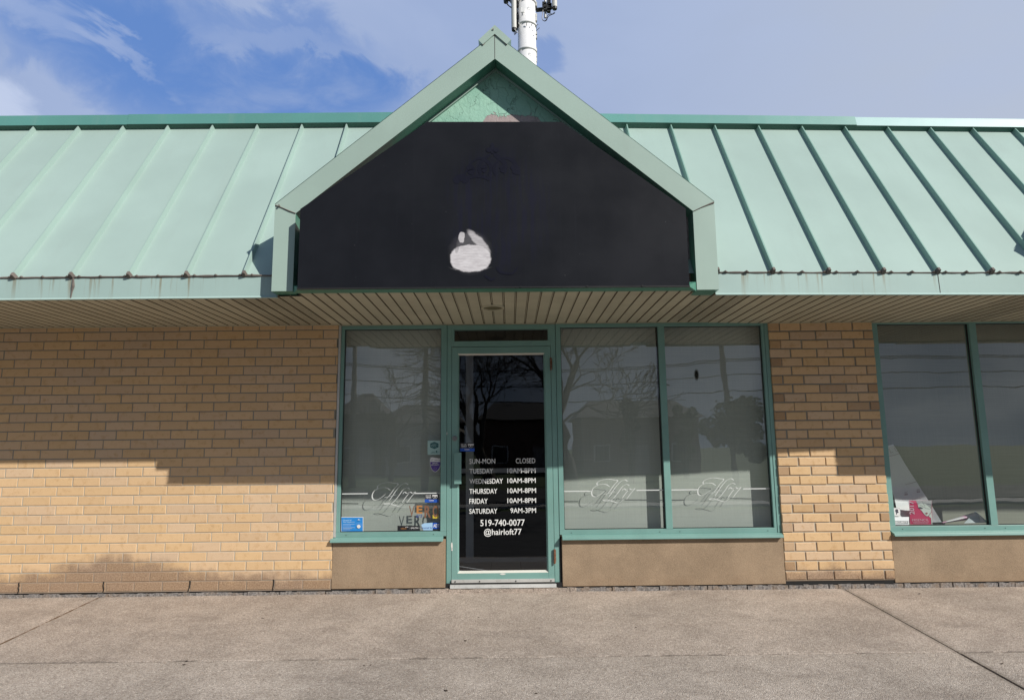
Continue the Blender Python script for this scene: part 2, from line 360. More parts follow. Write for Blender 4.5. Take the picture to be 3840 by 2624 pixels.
def soffit_mat(name, perf):
    mt, N, b = newmat(name); v = N.objvec()
    n1 = N.noise(v, 2.0, 4, 0.6); col = (0.47, 0.450, 0.340)
    c = N.mix(N.ramp(n1, 0.3, 0.7), tuple(q*0.90 for q in col), tuple(q*1.08 for q in col))
    if perf:
        x, y, z = N.xyz(N.objvec((1, 1, 1)))
        fx = N.math('FRACT', N.math('MULTIPLY', x, 95.0)); fy = N.math('FRACT', N.math('MULTIPLY', y, 62.0))
        a = N.math('SUBTRACT', fx, 0.5); bb = N.math('SUBTRACT', fy, 0.5)
        d = N.math('ADD', N.math('MULTIPLY', a, a), N.math('MULTIPLY', bb, bb))
        c = N.mix(N.math('LESS_THAN', d, 0.085), c, (0.02, 0.018, 0.012))
    N.put(b.inputs['Base Color'], c); b.inputs['Roughness'].default_value = 0.55; b.inputs['Specular IOR Level'].default_value = 0.3
    return mt
M['soffit'] = soffit_mat('soffit_metal', False); M['soffit_perf'] = soffit_mat('perforated_soffit', True)
M['groove'] = paint('soffit_groove', (0.12, 0.10, 0.065), 0.9)
def gable_mat():
    mt, N, b = newmat('peeling_green_plywood'); v = N.objvec(); x, y, z = N.xyz(N.objvec())
    wood = N.mix(N.noise(N.objvec((60, 1, 3)), 1.0, 4, 0.7), (0.28, 0.22, 0.22), (0.52, 0.44, 0.43))
    n1 = N.noise(v, 30, 5, 0.7)
    green = N.mix(N.ramp(N.noise(v, 3, 4, 0.6), 0.3, 0.7), (0.26, 0.50, 0.40), (0.35, 0.60, 0.48))
    vc = N.n('ShaderNodeTexVoronoi', feature='DISTANCE_TO_EDGE'); vc.inputs['Scale'].default_value = 6.0
    wv = N.n('ShaderNodeMapping', i_Scale=(1.8, 1, 0.6)); tcx = N.n('ShaderNodeTexCoord')
    nz = N.n('ShaderNodeTexNoise', i_Scale=7.0, i_Detail=4.0); N.put(nz.inputs['Vector'], tcx.outputs['Object'])
    ad = N.n('ShaderNodeVectorMath', operation='MULTIPLY_ADD'); N.put(ad.inputs[0], nz.outputs['Color']); ad.inputs[1].default_value = (0.25, 0.25, 0.25); N.put(ad.inputs[2], tcx.outputs['Object'])
    N.put(wv.inputs[0], ad.outputs[0]); N.put(vc.inputs['Vector'], wv.outputs[0])
    crack = N.ramp(vc.outputs['Distance'], 0.012, 0.0)
    crack = N.math('MULTIPLY', crack, N.ramp(N.noise(v, 2.2, 3, 0.6), 0.42, 0.6))
    c = N.mix(N.math('MULTIPLY', crack, 0.4), green, (0.08, 0.13, 0.10))
    # bare wood showing where paint has flaked, right of centre above the sign
    edge = N.math('MULTIPLY', N.math('SUBTRACT', N.noise(v, 9, 5, 0.7), 0.5), 0.22)
    gx = N.math('ABSOLUTE', N.math('SUBTRACT', x, 0.57)); hx = N.ramp(gx, 0.30, 0.20, -0.2, 0.075)
    bare = N.ramp(N.math('SUBTRACT', N.math('ADD', N.math('SUBTRACT', z, 3.735), edge), hx), 0.003, -0.003)
    c = N.mix(bare, c, wood)
    N.put(b.inputs['Base Color'], c); b.inputs['Roughness'].default_value = 0.75
    hh = N.math('ADD', n1, N.math('ADD', N.math('MULTIPLY', crack, -1.5), N.math('MULTIPLY', bare, -1.0)))
    bp_ = N.n('ShaderNodeBump', i_Strength=0.8, i_Distance=0.006); N.put(bp_.inputs['Height'], hh); N.put(b.inputs['Normal'], bp_.outputs[0])
    return mt
M['gable'] = gable_mat()
def sign_mat(name, base, rough=0.30):
    mt, N, b = newmat(name); v = N.objvec()
    n1 = N.noise(v, 1.6, 4, 0.6); sp = N.noise(v, 75, 2, 0.5)
    c = N.mix(N.ramp(n1, 0.3, 0.7), tuple(q*0.85 for q in base), tuple(q*1.15 for q in base))
    mask = N.math('MULTIPLY', N.ramp(sp, 0.735, 0.765), N.ramp(N.noise(v, 2.7, 2, 0.5), 0.5, 0.62))
    c = N.mix(N.math('MULTIPLY', mask, 0.6), c, (0.2, 0.2, 0.21))
    ver = N.noise(N.objvec((38, 1, 0.8)), 1.0, 4, 0.6)
    c = N.mix(N.math('MULTIPLY', N.ramp(ver, 0.55, 0.75), 0.25), c, tuple(q*1.7 for q in base))
    N.put(b.inputs['Base Color'], c); N.put(b.inputs['Roughness'], N.ramp(n1, 0.2, 0.8, rough*0.9, rough*1.3)); b.inputs['Specular IOR Level'].default_value = 0.16
    return mt
M['sign'] = sign_mat('black_sign_face', (0.0115, 0.0125, 0.0165), 0.38)
M['ghost'] = sign_mat('ghost_emblem', (0.0098, 0.0104, 0.0200), 0.38)
def chrome():
    mt, N, b = newmat('mirror_blister'); b.inputs['Metallic'].default_value = 1.0; b.inputs['Base Color'].default_value = (0.92, 0.90, 0.91, 1); b.inputs['Roughness'].default_value = 0.12
    return mt
M['chrome'] = chrome()
def glass_mat(name, tint=(0.86, 0.89, 0.88), ior=1.62):
    mt = bpy.data.materials.new(name); mt.use_nodes = True; N = NT(mt.node_tree); mt.node_tree.nodes.clear()
    tr = N.n('ShaderNodeBsdfTransparent', i_Color=(*tint, 1)); gl = N.n('ShaderNodeBsdfGlossy', i_Roughness=0.004)
    wob = N.n('ShaderNodeBump', i_Strength=0.025, i_Distance=0.02); N.put(wob.inputs['Height'], N.noise(N.objvec(), 2.6, 2, 0.5))
    N.put(gl.inputs['Normal'], wob.outputs[0])
    # Schlick reflectance, the same from both sides of the sheet
    ge = N.n('ShaderNodeNewGeometry'); dt = N.n('ShaderNodeVectorMath', operation='DOT_PRODUCT'); N.put(dt.inputs[0], ge.outputs['Incoming']); N.put(dt.inputs[1], ge.outputs['Normal'])
    r0 = 3.2*((ior-1)/(ior+1))**2; fac = N.math('POWER', N.math('SUBTRACT', 1.0, N.math('ABSOLUTE', dt.outputs['Value'])), 5.0)
    fac = N.math('ADD', r0, N.math('MULTIPLY', fac, 1.0-r0)); mx = N.n('ShaderNodeMixShader')
    N.put(mx.inputs[0], fac); N.put(mx.inputs[1], tr.outputs[0]); N.put(mx.inputs[2], gl.outputs[0])
    o = N.n('ShaderNodeOutputMaterial'); N.put(o.inputs[0], mx.outputs[0]); return mt
M['glass'] = glass_mat('window_glass'); M['doorglass'] = glass_mat('door_glass', (0.84, 0.86, 0.87), 1.36)
def blind_mat(name, col):
    mt, N, b = newmat(name); v = N.objvec()
    wv = N.noise(N.objvec((1, 1, 160)), 2.0, 3, 0.6); wh = N.noise(N.objvec((160, 1, 1)), 2.0, 3, 0.6)
    f = N.math('ADD', N.math('MULTIPLY', wv, 0.5), N.math('MULTIPLY', wh, 0.5))
    c = N.mix(N.ramp(f, 0.3, 0.7), tuple(q*0.88 for q in col), tuple(min(1, q*1.1) for q in col))
    c = N.mix(1.0, c, N.mix(N.noise(v, 1.7, 3, 0.6), (0.88, 0.88, 0.88), (1.1, 1.1, 1.1)), 'MULTIPLY')
    N.put(b.inputs['Base Color'], c); b.inputs['Roughness'].default_value = 0.9; b.inputs['Specular IOR Level'].default_value = 0.1
    return mt
M['blind'] = blind_mat('grey_roller_blind', (0.55, 0.575, 0.54)); M['blind2'] = blind_mat('beige_roller_blind', (0.40, 0.41, 0.35))
def flat(name, col, rough=0.55, var=0.03): return paint(name, col, rough, var)
M['vinyl'] = flat('white_vinyl', (0.82, 0.83, 0.82)); M['etch'] = flat('etched_vinyl', (0.62, 0.65, 0.64))

# ------------------------------------------------------------------ text and ribbon marks
def text_mesh(body, x0, x1, z0, z1, y, shear=0.0, rot90=False, bold=0.0):
    """lettering fitted into the rectangle, lying in the plane y, returned as an MB"""
    cu = bpy.data.curves.new('t', 'FONT'); cu.body = body; cu.size = 1; cu.offset = bold; cu.shear = shear; cu.resolution_u = 3
    o = bpy.data.objects.new('t', cu); COL.objects.link(o)
    dg = bpy.context.evaluated_depsgraph_get(); me = bpy.data.meshes.new_from_object(o.evaluated_get(dg))
    vs = [(-v.co.y, v.co.x) if rot90 else (v.co.x, v.co.y) for v in me.vertices]
    mx, Mx = min(v[0] for v in vs), max(v[0] for v in vs); my, My = min(v[1] for v in vs), max(v[1] for v in vs)
    mb = MB()
    P = [(x0+(v[0]-mx)/(Mx-mx)*(x1-x0), y, z0+(v[1]-my)/(My-my)*(z1-z0)) for v in vs]
    for p in me.polygons: mb.face([P[i] for i in p.vertices])
    bpy.data.objects.remove(o); bpy.data.curves.remove(cu); bpy.data.meshes.remove(me)
    return mb
def add_text(mb, *a, **k):
    mi = k.pop('mi', 0); t = text_mesh(*a, **k)
    for f in t.f: mb.face([t.v[i] for i in f], mi)
def catmull(pts, n=8):
    out = []; P = [pts[0]] + list(pts) + [pts[-1]]
    for i in range(1, len(P)-2):
        for k in range(n):
            t = k/n; a, b, c, d = P[i-1], P[i], P[i+1], P[i+2]
            out.append(tuple(0.5*((2*b[j])+(-a[j]+c[j])*t+(2*a[j]-5*b[j]+4*c[j]-d[j])*t*t+(-a[j]+3*b[j]-3*c[j]+d[j])*t**3) for j in range(len(b))))
    out.append(tuple(P[-2])); return out
def ribbon(mb, pts, w0, w1, y, mi=0, nib=R(35), closed=False, n=8):
    """calligraphic flat stroke in the plane y through (x,z) points"""
    c = catmull(pts, n); L = []; Rr = []
    for i, p in enumerate(c):
        a = c[max(i-1, 0)]; b = c[min(i+1, len(c)-1)]; dx_, dz_ = b[0]-a[0], b[1]-a[1]; l = math.hypot(dx_, dz_) or 1
        ang = math.atan2(dz_, dx_); w = w0+(w1-w0)*abs(math.sin(ang-nib))**2
        e = min(i, len(c)-1-i)/max(1, len(c)-1); w *= min(1, 0.35+e*6)
        nx, nz = -dz_/l*w/2, dx_/l*w/2
        L.append((p[0]+nx, y, p[1]+nz)); Rr.append((p[0]-nx, y, p[1]-nz))
    for i in range(len(c)-1): mb.face([Rr[i], Rr[i+1], L[i+1], L[i]], mi)

# ------------------------------------------------------------------ ground
GS = 0.067
def gz(y):
    return -0.057 + (GS*y if y > -6.5 else GS*-6.5)
random.seed(5)
def slab(name, x0, x1, y0, y1, mat, dz=0.0, thick=0.12):
    mb = MB(); mb.hexa([(x0, y0, gz(y0)-thick), (x1, y0, gz(y0)-thick), (x1, y1, gz(y1)-thick), (x0, y1, gz(y1)-thick),
                        (x0, y0, gz(y0)+dz), (x1, y0, gz(y0)+dz), (x1, y1, gz(y1)+dz), (x0, y1, gz(y1)+dz)])
    return mb
# sidewalk slabs divided by two joints perpendicular to the wall and one parallel to it
sw = MB()
XJ = [-9.0, -3.08, 3.455, 10.0]; gap = [0, 0.004, 0.012, 0]
for i in range(3):
    for (y0, y1) in ((-3.3, -1.504), (-1.498, 0.02)):
        g0 = 0.007 if i == 1 else (0.013 if i == 2 else 0); g1 = 0.007 if i == 0 else (0.013 if i == 1 else 0)
        if y1 > -1 : g0 *= 0.6; g1 *= 0.6
        x0, x1 = XJ[i]+g0, XJ[i+1]-g1
        dz = [0.0, 0.001, -0.002][i]
        # subdivided top with crumbled joint edges
        nx = 90; top = []; 
        ys = [y0, y0+0.012, (y0+y1)/2, y1-0.012, y1]
        for a in range(len(ys)-1):
            for k in range(nx):
                xa = x0+(x1-x0)*k/nx; xb = x0+(x1-x0)*(k+1)/nx
                def zz(x, y):
                    e = min(abs(y-y0), abs(y-y1), abs(x-x0), abs(x-x1)); return gz(y)+dz-(0.004 if e < 0.006 else 0)
                sw.face([(xa, ys[a], zz(xa, ys[a])), (xb, ys[a], zz(xb, ys[a])), (xb, ys[a+1], zz(xb, ys[a+1])), (xa, ys[a+1], zz(xa, ys[a+1]))])
        for (ya, yb, s) in ((y0, y0, 1), (y1, y1, -1)):
            q = [(x0, ya, gz(ya)-0.12), (x1, ya, gz(ya)-0.12), (x1, ya, gz(ya)+dz-0.004), (x0, ya, gz(ya)+dz-0.004)]
            sw.face(q if s == 1 else q[::-1])
        for xx, s in ((x0, -1), (x1, 1)):
            q = [(xx, y0, gz(y0)-0.12), (xx, y1, gz(y1)-0.12), (xx, y1, gz(y1)+dz-0.004), (xx, y0, gz(y0)+dz-0.004)]
            sw.face(q if s == 1 else q[::-1])
tag(sw.build('sidewalk', M['concrete']), kind='structure')
asph = paint('asphalt', (0.055, 0.055, 0.056), 0.9, 0.15, 0.4, bump=0.5, dirtcol=(0.12, 0.11, 0.10))
grassm = paint('lawn_grass', (0.055, 0.085, 0.025), 0.95, 0.3, 0.5, bump=0.8, dirtcol=(0.10, 0.09, 0.04), bscale=40)
soil = paint('joint_dirt', (0.035, 0.03, 0.025), 0.95, 0.3, 0.4)
mb = MB(); mb.face([(-9, -3.3, gz(-3.3)-0.03), (10, -3.3, gz(-3.3)-0.03), (10, 0.1, gz(0.1)-0.03), (-9, 0.1, gz(0.1)-0.03)])
tag(mb.build('ground_bed', soil), kind='structure')
mb = MB()
mb.face([(-60, -6.5, gz(-6.5)-0.16), (60, -6.5, gz(-6.5)-0.16), (60, -3.3, gz(-3.3)-0.13), (-60, -3.3, gz(-3.3)-0.13)])
mb.face([(-60, -14.0, gz(-7)-0.16), (60, -14.0, gz(-7)-0.16), (60, -6.5, gz(-6.5)-0.16), (-60, -6.5, gz(-6.5)-0.16)])
tag(mb.build('parking_lot', asph), kind='structure')
GZ = gz(-7)-0.17
mb = MB(); mb.face([(-900, -900, GZ-0.01), (900, -900, GZ-0.01), (900, -14.0, GZ-0.01), (-900, -14.0, GZ-0.01)])
mb.face([(-900, 0.4, GZ-0.01), (900, 0.4, GZ-0.01), (900, 900, GZ-0.01), (-900, 900, GZ-0.01)])
tag(mb.build('ground', grassm), kind='structure')
mb = MB(); mb.box(-200, 200, -24.5, -17.0, GZ-0.01, GZ+0.02); tag(mb.build('road', asph), kind='structure')
mb = MB(); mb.box(-200, 200, -16.2, -15.0, GZ-0.01, GZ+0.06); tag(mb.build('street_sidewalk', paint('pale_concrete', (0.42, 0.40, 0.37), 0.9)), kind='structure')

# ------------------------------------------------------------------ the shop building
B = empty('strip_mall_building', (0, 0, 0))
tag(B, 'single storey buff brick strip mall with pale green metal roof and gabled dormer', 'building')
ZS = 2.345                      # soffit level
random.seed(11)
def brick_wall(name, x0, x1, z0, courses, rows, pitch_z=0.0826, joint=0.0085, rec=0.003, ch=0.003, jit=0.0008, dark=0.0, parent=B, label=None):
    """individually modelled stretchers with chamfered arrises over a recessed mortar bed"""
    mb = MB(); top = z0+courses*pitch_z
    mb.box(x0+0.004, x1-0.004, rec, 0.20, z0-0.004, min(top, ZS+0.02), 1, (0, 0, 0, 1))
    for k in range(courses):
        za = z0+k*pitch_z+joint/2; zb = min(z0+(k+1)*pitch_z-joint/2, ZS+0.018)
        if zb-za < 0.01: continue
        for (xa, xb, hd) in rows(k):
            xa = max(xa, x0); xb = min(xb, x1)
            if xb-xa < 0.015: continue
            j = lambda s=1.0: random.uniform(-jit, jit)*s
            X0, X1, Z0, Z1 = xa+joint/2+j(), xb-joint/2+j(), za+j(.5), zb+j(.5)
            if xa <= x0+1e-6: X0 = x0+j()
            if xb >= x1-1e-6: X1 = x1+j()
            yo = random.uniform(-0.0015, 0.001)-jit*0.5; t = (random.random(), random.random(), hd if hd else (0.45*random.random() if random.random() < dark else 0.0), 1)
            c = ch*random.uniform(0.7, 1.4)
            f = [(X0+c+j(.5), yo, Z0+c), (X1-c+j(.5), yo, Z0+c+j(.5)), (X1-c+j(.5), yo, Z1-c), (X0+c+j(.5), yo, Z1-c+j(.5))]
            m_ = [(X0, yo+c, Z0), (X1, yo+c, Z0), (X1, yo+c, Z1), (X0, yo+c, Z1)]; bk = [(p[0], 0.03, p[2]) for p in m_]
            mb.face(f, 0, t)
            for i in range(4):
                i2 = (i+1) % 4; mb.face([m_[i], m_[i2], f[i2], f[i]], 0, t); mb.face([bk[i], bk[i2], m_[i2], m_[i]], 0, t)
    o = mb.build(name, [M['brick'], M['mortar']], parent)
    if label: tag(o, label)
    return o
BL = 0.2463
offs = {}
def left_rows(k):
    o = (0.02 if k % 2 else 0.143)+ (0.012*math.sin(k*2.3)) + (0.05 if k in (5, 9, 14) else 0)
    x = -8.1+o; out = [(x-BL, x, 0)]
    while x < -1.05: out.append((x, x+BL, 0)); x += BL
    return out
brick_wall('brick_wall', -8.0, -1.055, -0.015, 29, left_rows, label='long flush-jointed buff brick wall left of the windows')
PX0, PX1 = 2.952, 3.918
def pillar_rows(k):
    w = [0.098, 0.195, 0.243, 0.243, 0.30] if k % 2 else [0.185, 0.245, 0.243, 0.203, 0.20]
    if k % 2 == 0: w = [0.185, 0.245, 0.243, 0.205, 0.10]; 
    out = []; x = PX0
    for i, a in enumerate(w):
        h = 0
        if (k % 2 and i == 0) or (k % 2 == 0 and i == 4): h = random.choice([0.15, 0.4, 0.65, 0.3])
        out.append((x, x+a, h)); x += a
    return out
brick_wall('brick_pillar', PX0, PX1, 0.014, 29, pillar_rows, rec=0.0065, ch=0.004, jit=0.0034, joint=0.011, dark=0.06, label='brick pillar with raked joints between the two shopfronts')
def end_rows(k):
    x = 5.9-(0.12 if k % 2 else 0.0); out = []
    while x < 9: out.append((x, x+0.2463, 0)); x += 0.2463
    return out
brick_wall('brick_wall', 5.9, 9.0, 0.014, 29, end_rows, rec=0.0065, ch=0.004, jit=0.002, joint=0.011, label='brick wall beyond the last shop window')
# foundation blocks
random.seed(3)
mb = MB(); x = -8.0
while x < 8.0:
    w = random.uniform(0.30, 0.44); 
    top = -0.027 if x < -1.1 else -0.019
    if not (0.0-0.1 < x+w/2 < 1.0):
        d = random.uniform(-0.010, 0.002)
        n = 8
        for k in range(n):
            xa = x+0.005+(w-0.010)*k/n; xb = x+0.005+(w-0.010)*(k+1)/n
            mb.box(xa, xb, d+random.uniform(-0.004, 0.004), 0.15, -0.14, top+random.uniform(-0.010, 0.001))
    x += w
fl_, fr_ = MB(), MB()
for f_ in mb.f: (fl_ if mb.v[f_[0]][0] < 0.3 else fr_).face([mb.v[i] for i in f_])
fl_.build('foundation', M['block'], B); fr_.build('foundation', M['block'], B); mb = MB()
for k in range(24):
    xa = -0.18+1.28*k/24; mb.box(xa, xa+1.28/24, -0.008+random.uniform(-.004, .004), 0.15, -0.14, -0.022+random.uniform(-.005, 0))
mb.build('door_step', M['concrete'], B)
for px_ in (71, 389, 710, 1026):
    c_ = at(px_, 2205, 0); mb = MB(); pts_ = [(c_.x+random.uniform(-.006, .006), -0.004, -0.012+k*0.0145) for k in range(7)]; mb.tube(pts_, [0.0045]*7, 6); mb.build('wall_crack', M['dark'], B)
mb = MB(); mb.box(-8, 8, 0.012, 0.03, -0.14, 0.02); mb.build('foundation_gap', M['dark'], B)

# stucco panels under the windows
def stucco_panel(x0, x1):
    mb = MB(); mb.box(x0, x1, 0.004, 0.20, -0.014, 0.40); return mb.build('stucco_panel', M['stucco'], B, bevel=0.004)
stucco_panel(-1.055, -0.052); stucco_panel(0.982, PX0); stucco_panel(PX1, 5.9)

# soffit: V-grooved panels running out from the wall
def eaveY(x): return -1.175 if x < 0.45 else (-1.222+0.0395*(x-2.144) if x > 2.0 else -1.19)
def dormY(x): return -1.285
def zdrop(x):
    t = max(0.0, min(1.0, (x-1.9)/1.1)); return 0.022*t
DX0, DX1 = -1.224, 2.091
def soffit():
    mb = MB(); p = 0.0948; x = 0.482-p*90
    while x < 8.0:
        xa, xb = x, x+p
        xm = (xa+xb)/2
        indorm = DX0+0.16 < xm < DX1-0.16 or DX0+6.0+0.16 < xm
        yf = (dormY(xm)+0.002) if indorm else eaveY(xm)+0.004
        if DX0 < xm < DX1 and not indorm: yf = eaveY(xm)+0.004
        perf = (-1.62 < xm < -1.16) or (1.96 < xm < 2.40) or (4.5 < xm < 4.98)
        g = 0.017
        # warped panels towards the left, as if the clips let go
        def sag(xx, yy):
            if xx > 1.9: return -zdrop(xx)
            if xx < -2.62 or xx > -1.75: return 0
            t = (xx+2.62)/0.87; return -0.010*math.sin(t*math.pi*3.0)*max(0, min(1, (-yy-0.25)/0.7))
        ny = 6
        for a in range(ny):
            y0 = yf+(0.03-yf)*a/ny; y1 = yf+(0.03-yf)*(a+1)/ny
            za, zb, zc, zd = ZS+sag(xa+g, y0), ZS+sag(xb, y0), ZS+sag(xb, y1), ZS+sag(xa+g, y1)
            mb.face([(xa+g, y1, zd), (xb, y1, zc), (xb, y0, zb), (xa+g, y0, za)], 1 if perf else 0)
            h = 0.009
            zg0, zg1 = ZS+sag(xa, y0), ZS+sag(xa, y1)
            mb.face([(xa, y1, zg1), (xa+g*0.3, y1, zg1+h), (xa+g*0.3, y0, zg0+h), (xa, y0, zg0)], 2)
            mb.face([(xa+g*0.3, y1, zg1+h), (xa+g*0.7, y1, zg1+h), (xa+g*0.7, y0, zg0+h), (xa+g*0.3, y0, zg0+h)], 0)
            mb.face([(xa+g*0.7, y1, zg1+h), (xa+g, y1, zd), (xa+g, y0, za), (xa+g*0.7, y0, zg0+h)], 2)
        x += p
    return mb.build('soffit', [M['soffit'], M['soffit_perf'], M['groove']], B)
soffit()
# J-trim along the wall head
mb = MB(); mb.box(-8, -1.052, -0.016, 0.0, ZS-0.006, ZS-0.001); mb.box(-1.05, PX0, 0.006, 0.03, ZS-0.006, ZS-0.001); mb.box(PX0, PX1, -0.016, 0.0, ZS-0.028, ZS-0.023); mb.box(PX1, 8, 0.006, 0.03, ZS-0.028, ZS-0.023)
mb.build('soffit_trim', M['soffit'], B)

# ------------------------------------------------------------------ roof
ZE0, ZE1 = ZS-0.008, 2.503
SEAM_L = [-1.907-0.4355*i for i in range(-2, 13)]
SEAM_R = [2.53+0.4265*i for i in range(-2, 12)]
def roofpt(x, t, up=0.0, side='L'):
    """t 0 at the eave .. 1 at the ridge, up = distance off the metal"""
    if side == 'L': y0, z0, y1, z1 = -1.172, ZE1, 0.082, 4.366
    else: y0 = -1.222+0.0395*(x-2.144)+0.003; z0 = ZE1-0.022; y1 = -0.03+0.0395*(x-2.53); z1 = 4.262
    l = math.hypot(y1-y0, z1-z0); ny, nz = -(z1-z0)/l, (y1-y0)/l
    return Vector((x, y0+(y1-y0)*t+ny*up, z0+(z1-z0)*t+nz*up))
roof = empty('roof'); roof.parent = B
mb = MB()
for side, xa, xb in (('L', -8.0, 0.5), ('R', 0.5, 9.0)):
    n = 34
    for i in range(n):
        x0 = xa+(xb-xa)*i/n; x1 = xa+(xb-xa)*(i+1)/n
        mb.face([roofpt(x0, 0, 0, side), roofpt(x1, 0, 0, side), roofpt(x1, 1, 0, side), roofpt(x0, 1, 0, side)])
        mb.face([roofpt(x0, 1, 0, side), roofpt(x1, 1, 0, side), (x1, 3.0, 4.2), (x0, 3.0, 4.2)])
roof_ob = mb.build('roof_panel', M['roof'], roof)
B_roof = roof
def seam(x, side):
    mb = MB(); w, h = 0.0145, 0.039; ts = [0.0, 0.02, 1.0]
    n = 10
    for i in range(n):
        t0, t1 = i/n, (i+1)/n*1.0
        P = [roofpt(x-w, t0, 0, side), roofpt(x-0.005, t0, h, side), roofpt(x+0.005, t0, h, side), roofpt(x+w, t0, 0, side)]
        Q = [roofpt(x-w, t1, 0, side), roofpt(x-0.005, t1, h, side), roofpt(x+0.005, t1, h, side), roofpt(x+w, t1, 0, side)]
        for k in range(3): mb.face([P[k], P[k+1], Q[k+1], Q[k]])
    # folded end cap with old sealant at the eave
    a = [roofpt(x-w*1.15, -0.004, 0.0, side), roofpt(x-0.008, -0.004, h+0.004, side), roofpt(x+0.010, -0.004, h+0.004, side), roofpt(x+w*1.15, -0.004, 0.0, side)]
    b2 = [roofpt(x-w*1.15, 0.010, 0.0, side), roofpt(x-0.008, 0.010, h+0.003, side), roofpt(x+0.010, 0.010, h+0.003, side), roofpt(x+w*1.15, 0.010, 0.0, side)]
    mb.face(a, 1)
    for k in range(3): mb.face([a[k+1], a[k], b2[k], b2[k+1]], 1)
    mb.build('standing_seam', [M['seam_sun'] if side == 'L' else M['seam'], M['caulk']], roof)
for x in SEAM_L:
    seam(x, 'L')
for x in SEAM_R: seam(x, 'R')
# screws on the seams and under the ridge
mb = MB()
def screw(p, r=0.008):
    p = Vector(p); b = len(mb.v)
    for ring, (rr, hh) in enumerate(((r, 0.0), (r*0.75, 0.007), (0.0005, 0.010))):
        for j in range(6):
            a = j*math.pi/3; mb.v.append((p.x+rr*math.cos(a), p.y-hh*0.8, p.z+rr*math.sin(a)+hh*0.5))
    for q in range(2):
        for j in range(6): mb.f.append((b+q*6+j, b+q*6+(j+1) % 6, b+(q+1)*6+(j+1) % 6, b+(q+1)*6+j)); mb.mi.append(0); mb.tone.append(None)
for x in SEAM_L:
    for t in (0.40, 0.83): screw(roofpt(x-0.018, t, 0.012, 'L'), 0.007)
    screw(roofpt(x-0.22, 0.985, 0.0, 'L'), 0.010)
for x in SEAM_R: screw(roofpt(x+0.21, 0.985, 0.0, 'R'), 0.010)
split(mb, 'roof_screw', M['screw'], roof)
# ridge cap
mb = MB()
def capseg(x0, x1, side, lift=0.0):
    def prof(x):
        p = roofpt(x, 1.0, 0, side); y, z = p.y, p.z
        if side == 'L': return [(x, y-0.075, z-0.018+lift), (x, y-0.058-lift, z+0.092+lift), (x, y+0.5, z+0.086+lift)]
        return [(x, y-0.070-lift, z-0.012+lift), (x, y-0.045-lift, z+0.086+lift), (x, y+0.5, z+0.080+lift)]
    A, Bq = prof(x0), prof(x1)
    for k in range(2): mb.face([A[k], Bq[k], Bq[k+1], A[k+1]])
    ra, rb = roofpt(x0, 0.975, 0.0, side), roofpt(x1, 0.975, 0.0, side)
    mb.face([ra, rb, Bq[0], A[0]], 1)
for s in [(-8, -3.17, 'L', 0.0), (-3.17, 0.5, 'L', 0.003), (0.5, 3.92, 'R', 0.004)]: capseg(*s)
M['capunder'] = paint('cap_underside', (0.05, 0.13, 0.10), 0.6)
mb.build('ridge_cap', [M['cap'], M['capunder']], roof)
mb = MB(); capseg(3.90, 9, 'R', 0.0); M['cap_pale'] = roof_metal('pale_cap_metal', (0.27, 0.47, 0.47)); mb.build('ridge_cap', [M['cap_pale'], M['capunder']], roof)
# fascia
def fascia(xs):
    mb = MB(); ZE0_, ZE1_ = ZE0, ZE1
    return fascia_(mb, xs, ZE0_, ZE1_)
def fascia_(mb, xs, ZE0_, ZE1_):
    for x0, x1 in zip(xs, xs[1:]):
        y0, y1 = eaveY(x0), eaveY(x1)
        if x0 < 0.45: y0 = y1 = -1.175
        d_ = 0.022 if x0 > 1 else 0.0; ZE0, ZE1 = ZE0_-d_, ZE1_-d_
        mb.face([(x0, y0, ZE0), (x1, y1, ZE0), (x1, y1, ZE1), (x0, y0, ZE1)])
        # rolled drip edge, tipped out
        mb.face([(x0, y0-0.014, ZE0-0.003), (x1, y1-0.014, ZE0-0.003), (x1, y1-0.001, ZE0+0.013), (x0, y0-0.001, ZE0+0.013)])
        mb.face([(x0, y0+0.02, ZE0-0.003), (x1, y1+0.02, ZE0-0.003), (x1, y1-0.014, ZE0-0.003), (x0, y0-0.014, ZE0-0.003)])
        mb.face([(x0, y0, ZE1), (x1, y1, ZE1), (x1, y1+0.02, ZE1+0.003), (x0, y0+0.02, ZE1+0.003)])
    return mb.build('fascia', M['fascia'], B)
fascia([-8, -4.5, -2.772, DX0+0.01]); fascia([DX1-0.01, 2.6, 3.2, 3.815, 4.4, 5.2, 6.5, 9])
random.seed(8)
mb = MB()
def bead(x0, x1, side, z, yf, r=0.006, lumps=()):
    pts = []; rs = []; x = x0
    while x <= x1:
        pts.append((x, yf(x)-0.001, z+mnoise.noise(Vector((x*9, 3, 0)))*0.003)); rs.append(r*(0.8+0.9*abs(mnoise.noise(Vector((x*6, 7, 1)))))); x += 0.03
    mb.tube(pts, rs, 6)
bead(-8, DX0, 'L', ZE1+0.004, lambda x: -1.177, 0.0075); bead(DX1, 8.5, 'R', ZE1-0.018, eaveY, 0.0065)
for x in SEAM_L+SEAM_R:
    yy = -1.18 if x < 0.4 else eaveY(x)-0.005
    for dxx in (-0.03, 0.06, 0.22):
        zc = ZE1+0.010-(0.022 if x > 1 else 0); mb.tube([(x+dxx-0.018, yy, zc-0.006), (x+dxx, yy-0.004, zc), (x+dxx+0.018, yy, zc-0.006)], [0.004, 0.009, 0.004], 6)
mb.tube([(-2.772, -1.178, ZE0+0.005), (-2.765, -1.180, ZE0+0.06), (-2.757, -1.182, ZE0+0.10), (-2.765, -1.178, ZE1)], [0.004, 0.006, 0.011, 0.006], 6)
mb.tube([(3.818, eaveY(3.82)-0.0005, ZE0-0.01), (3.813, eaveY(3.81)-0.0005, ZE1-0.022)], 0.0025, 5)
split(mb, 'caulk_bead', M['caulk'], B)

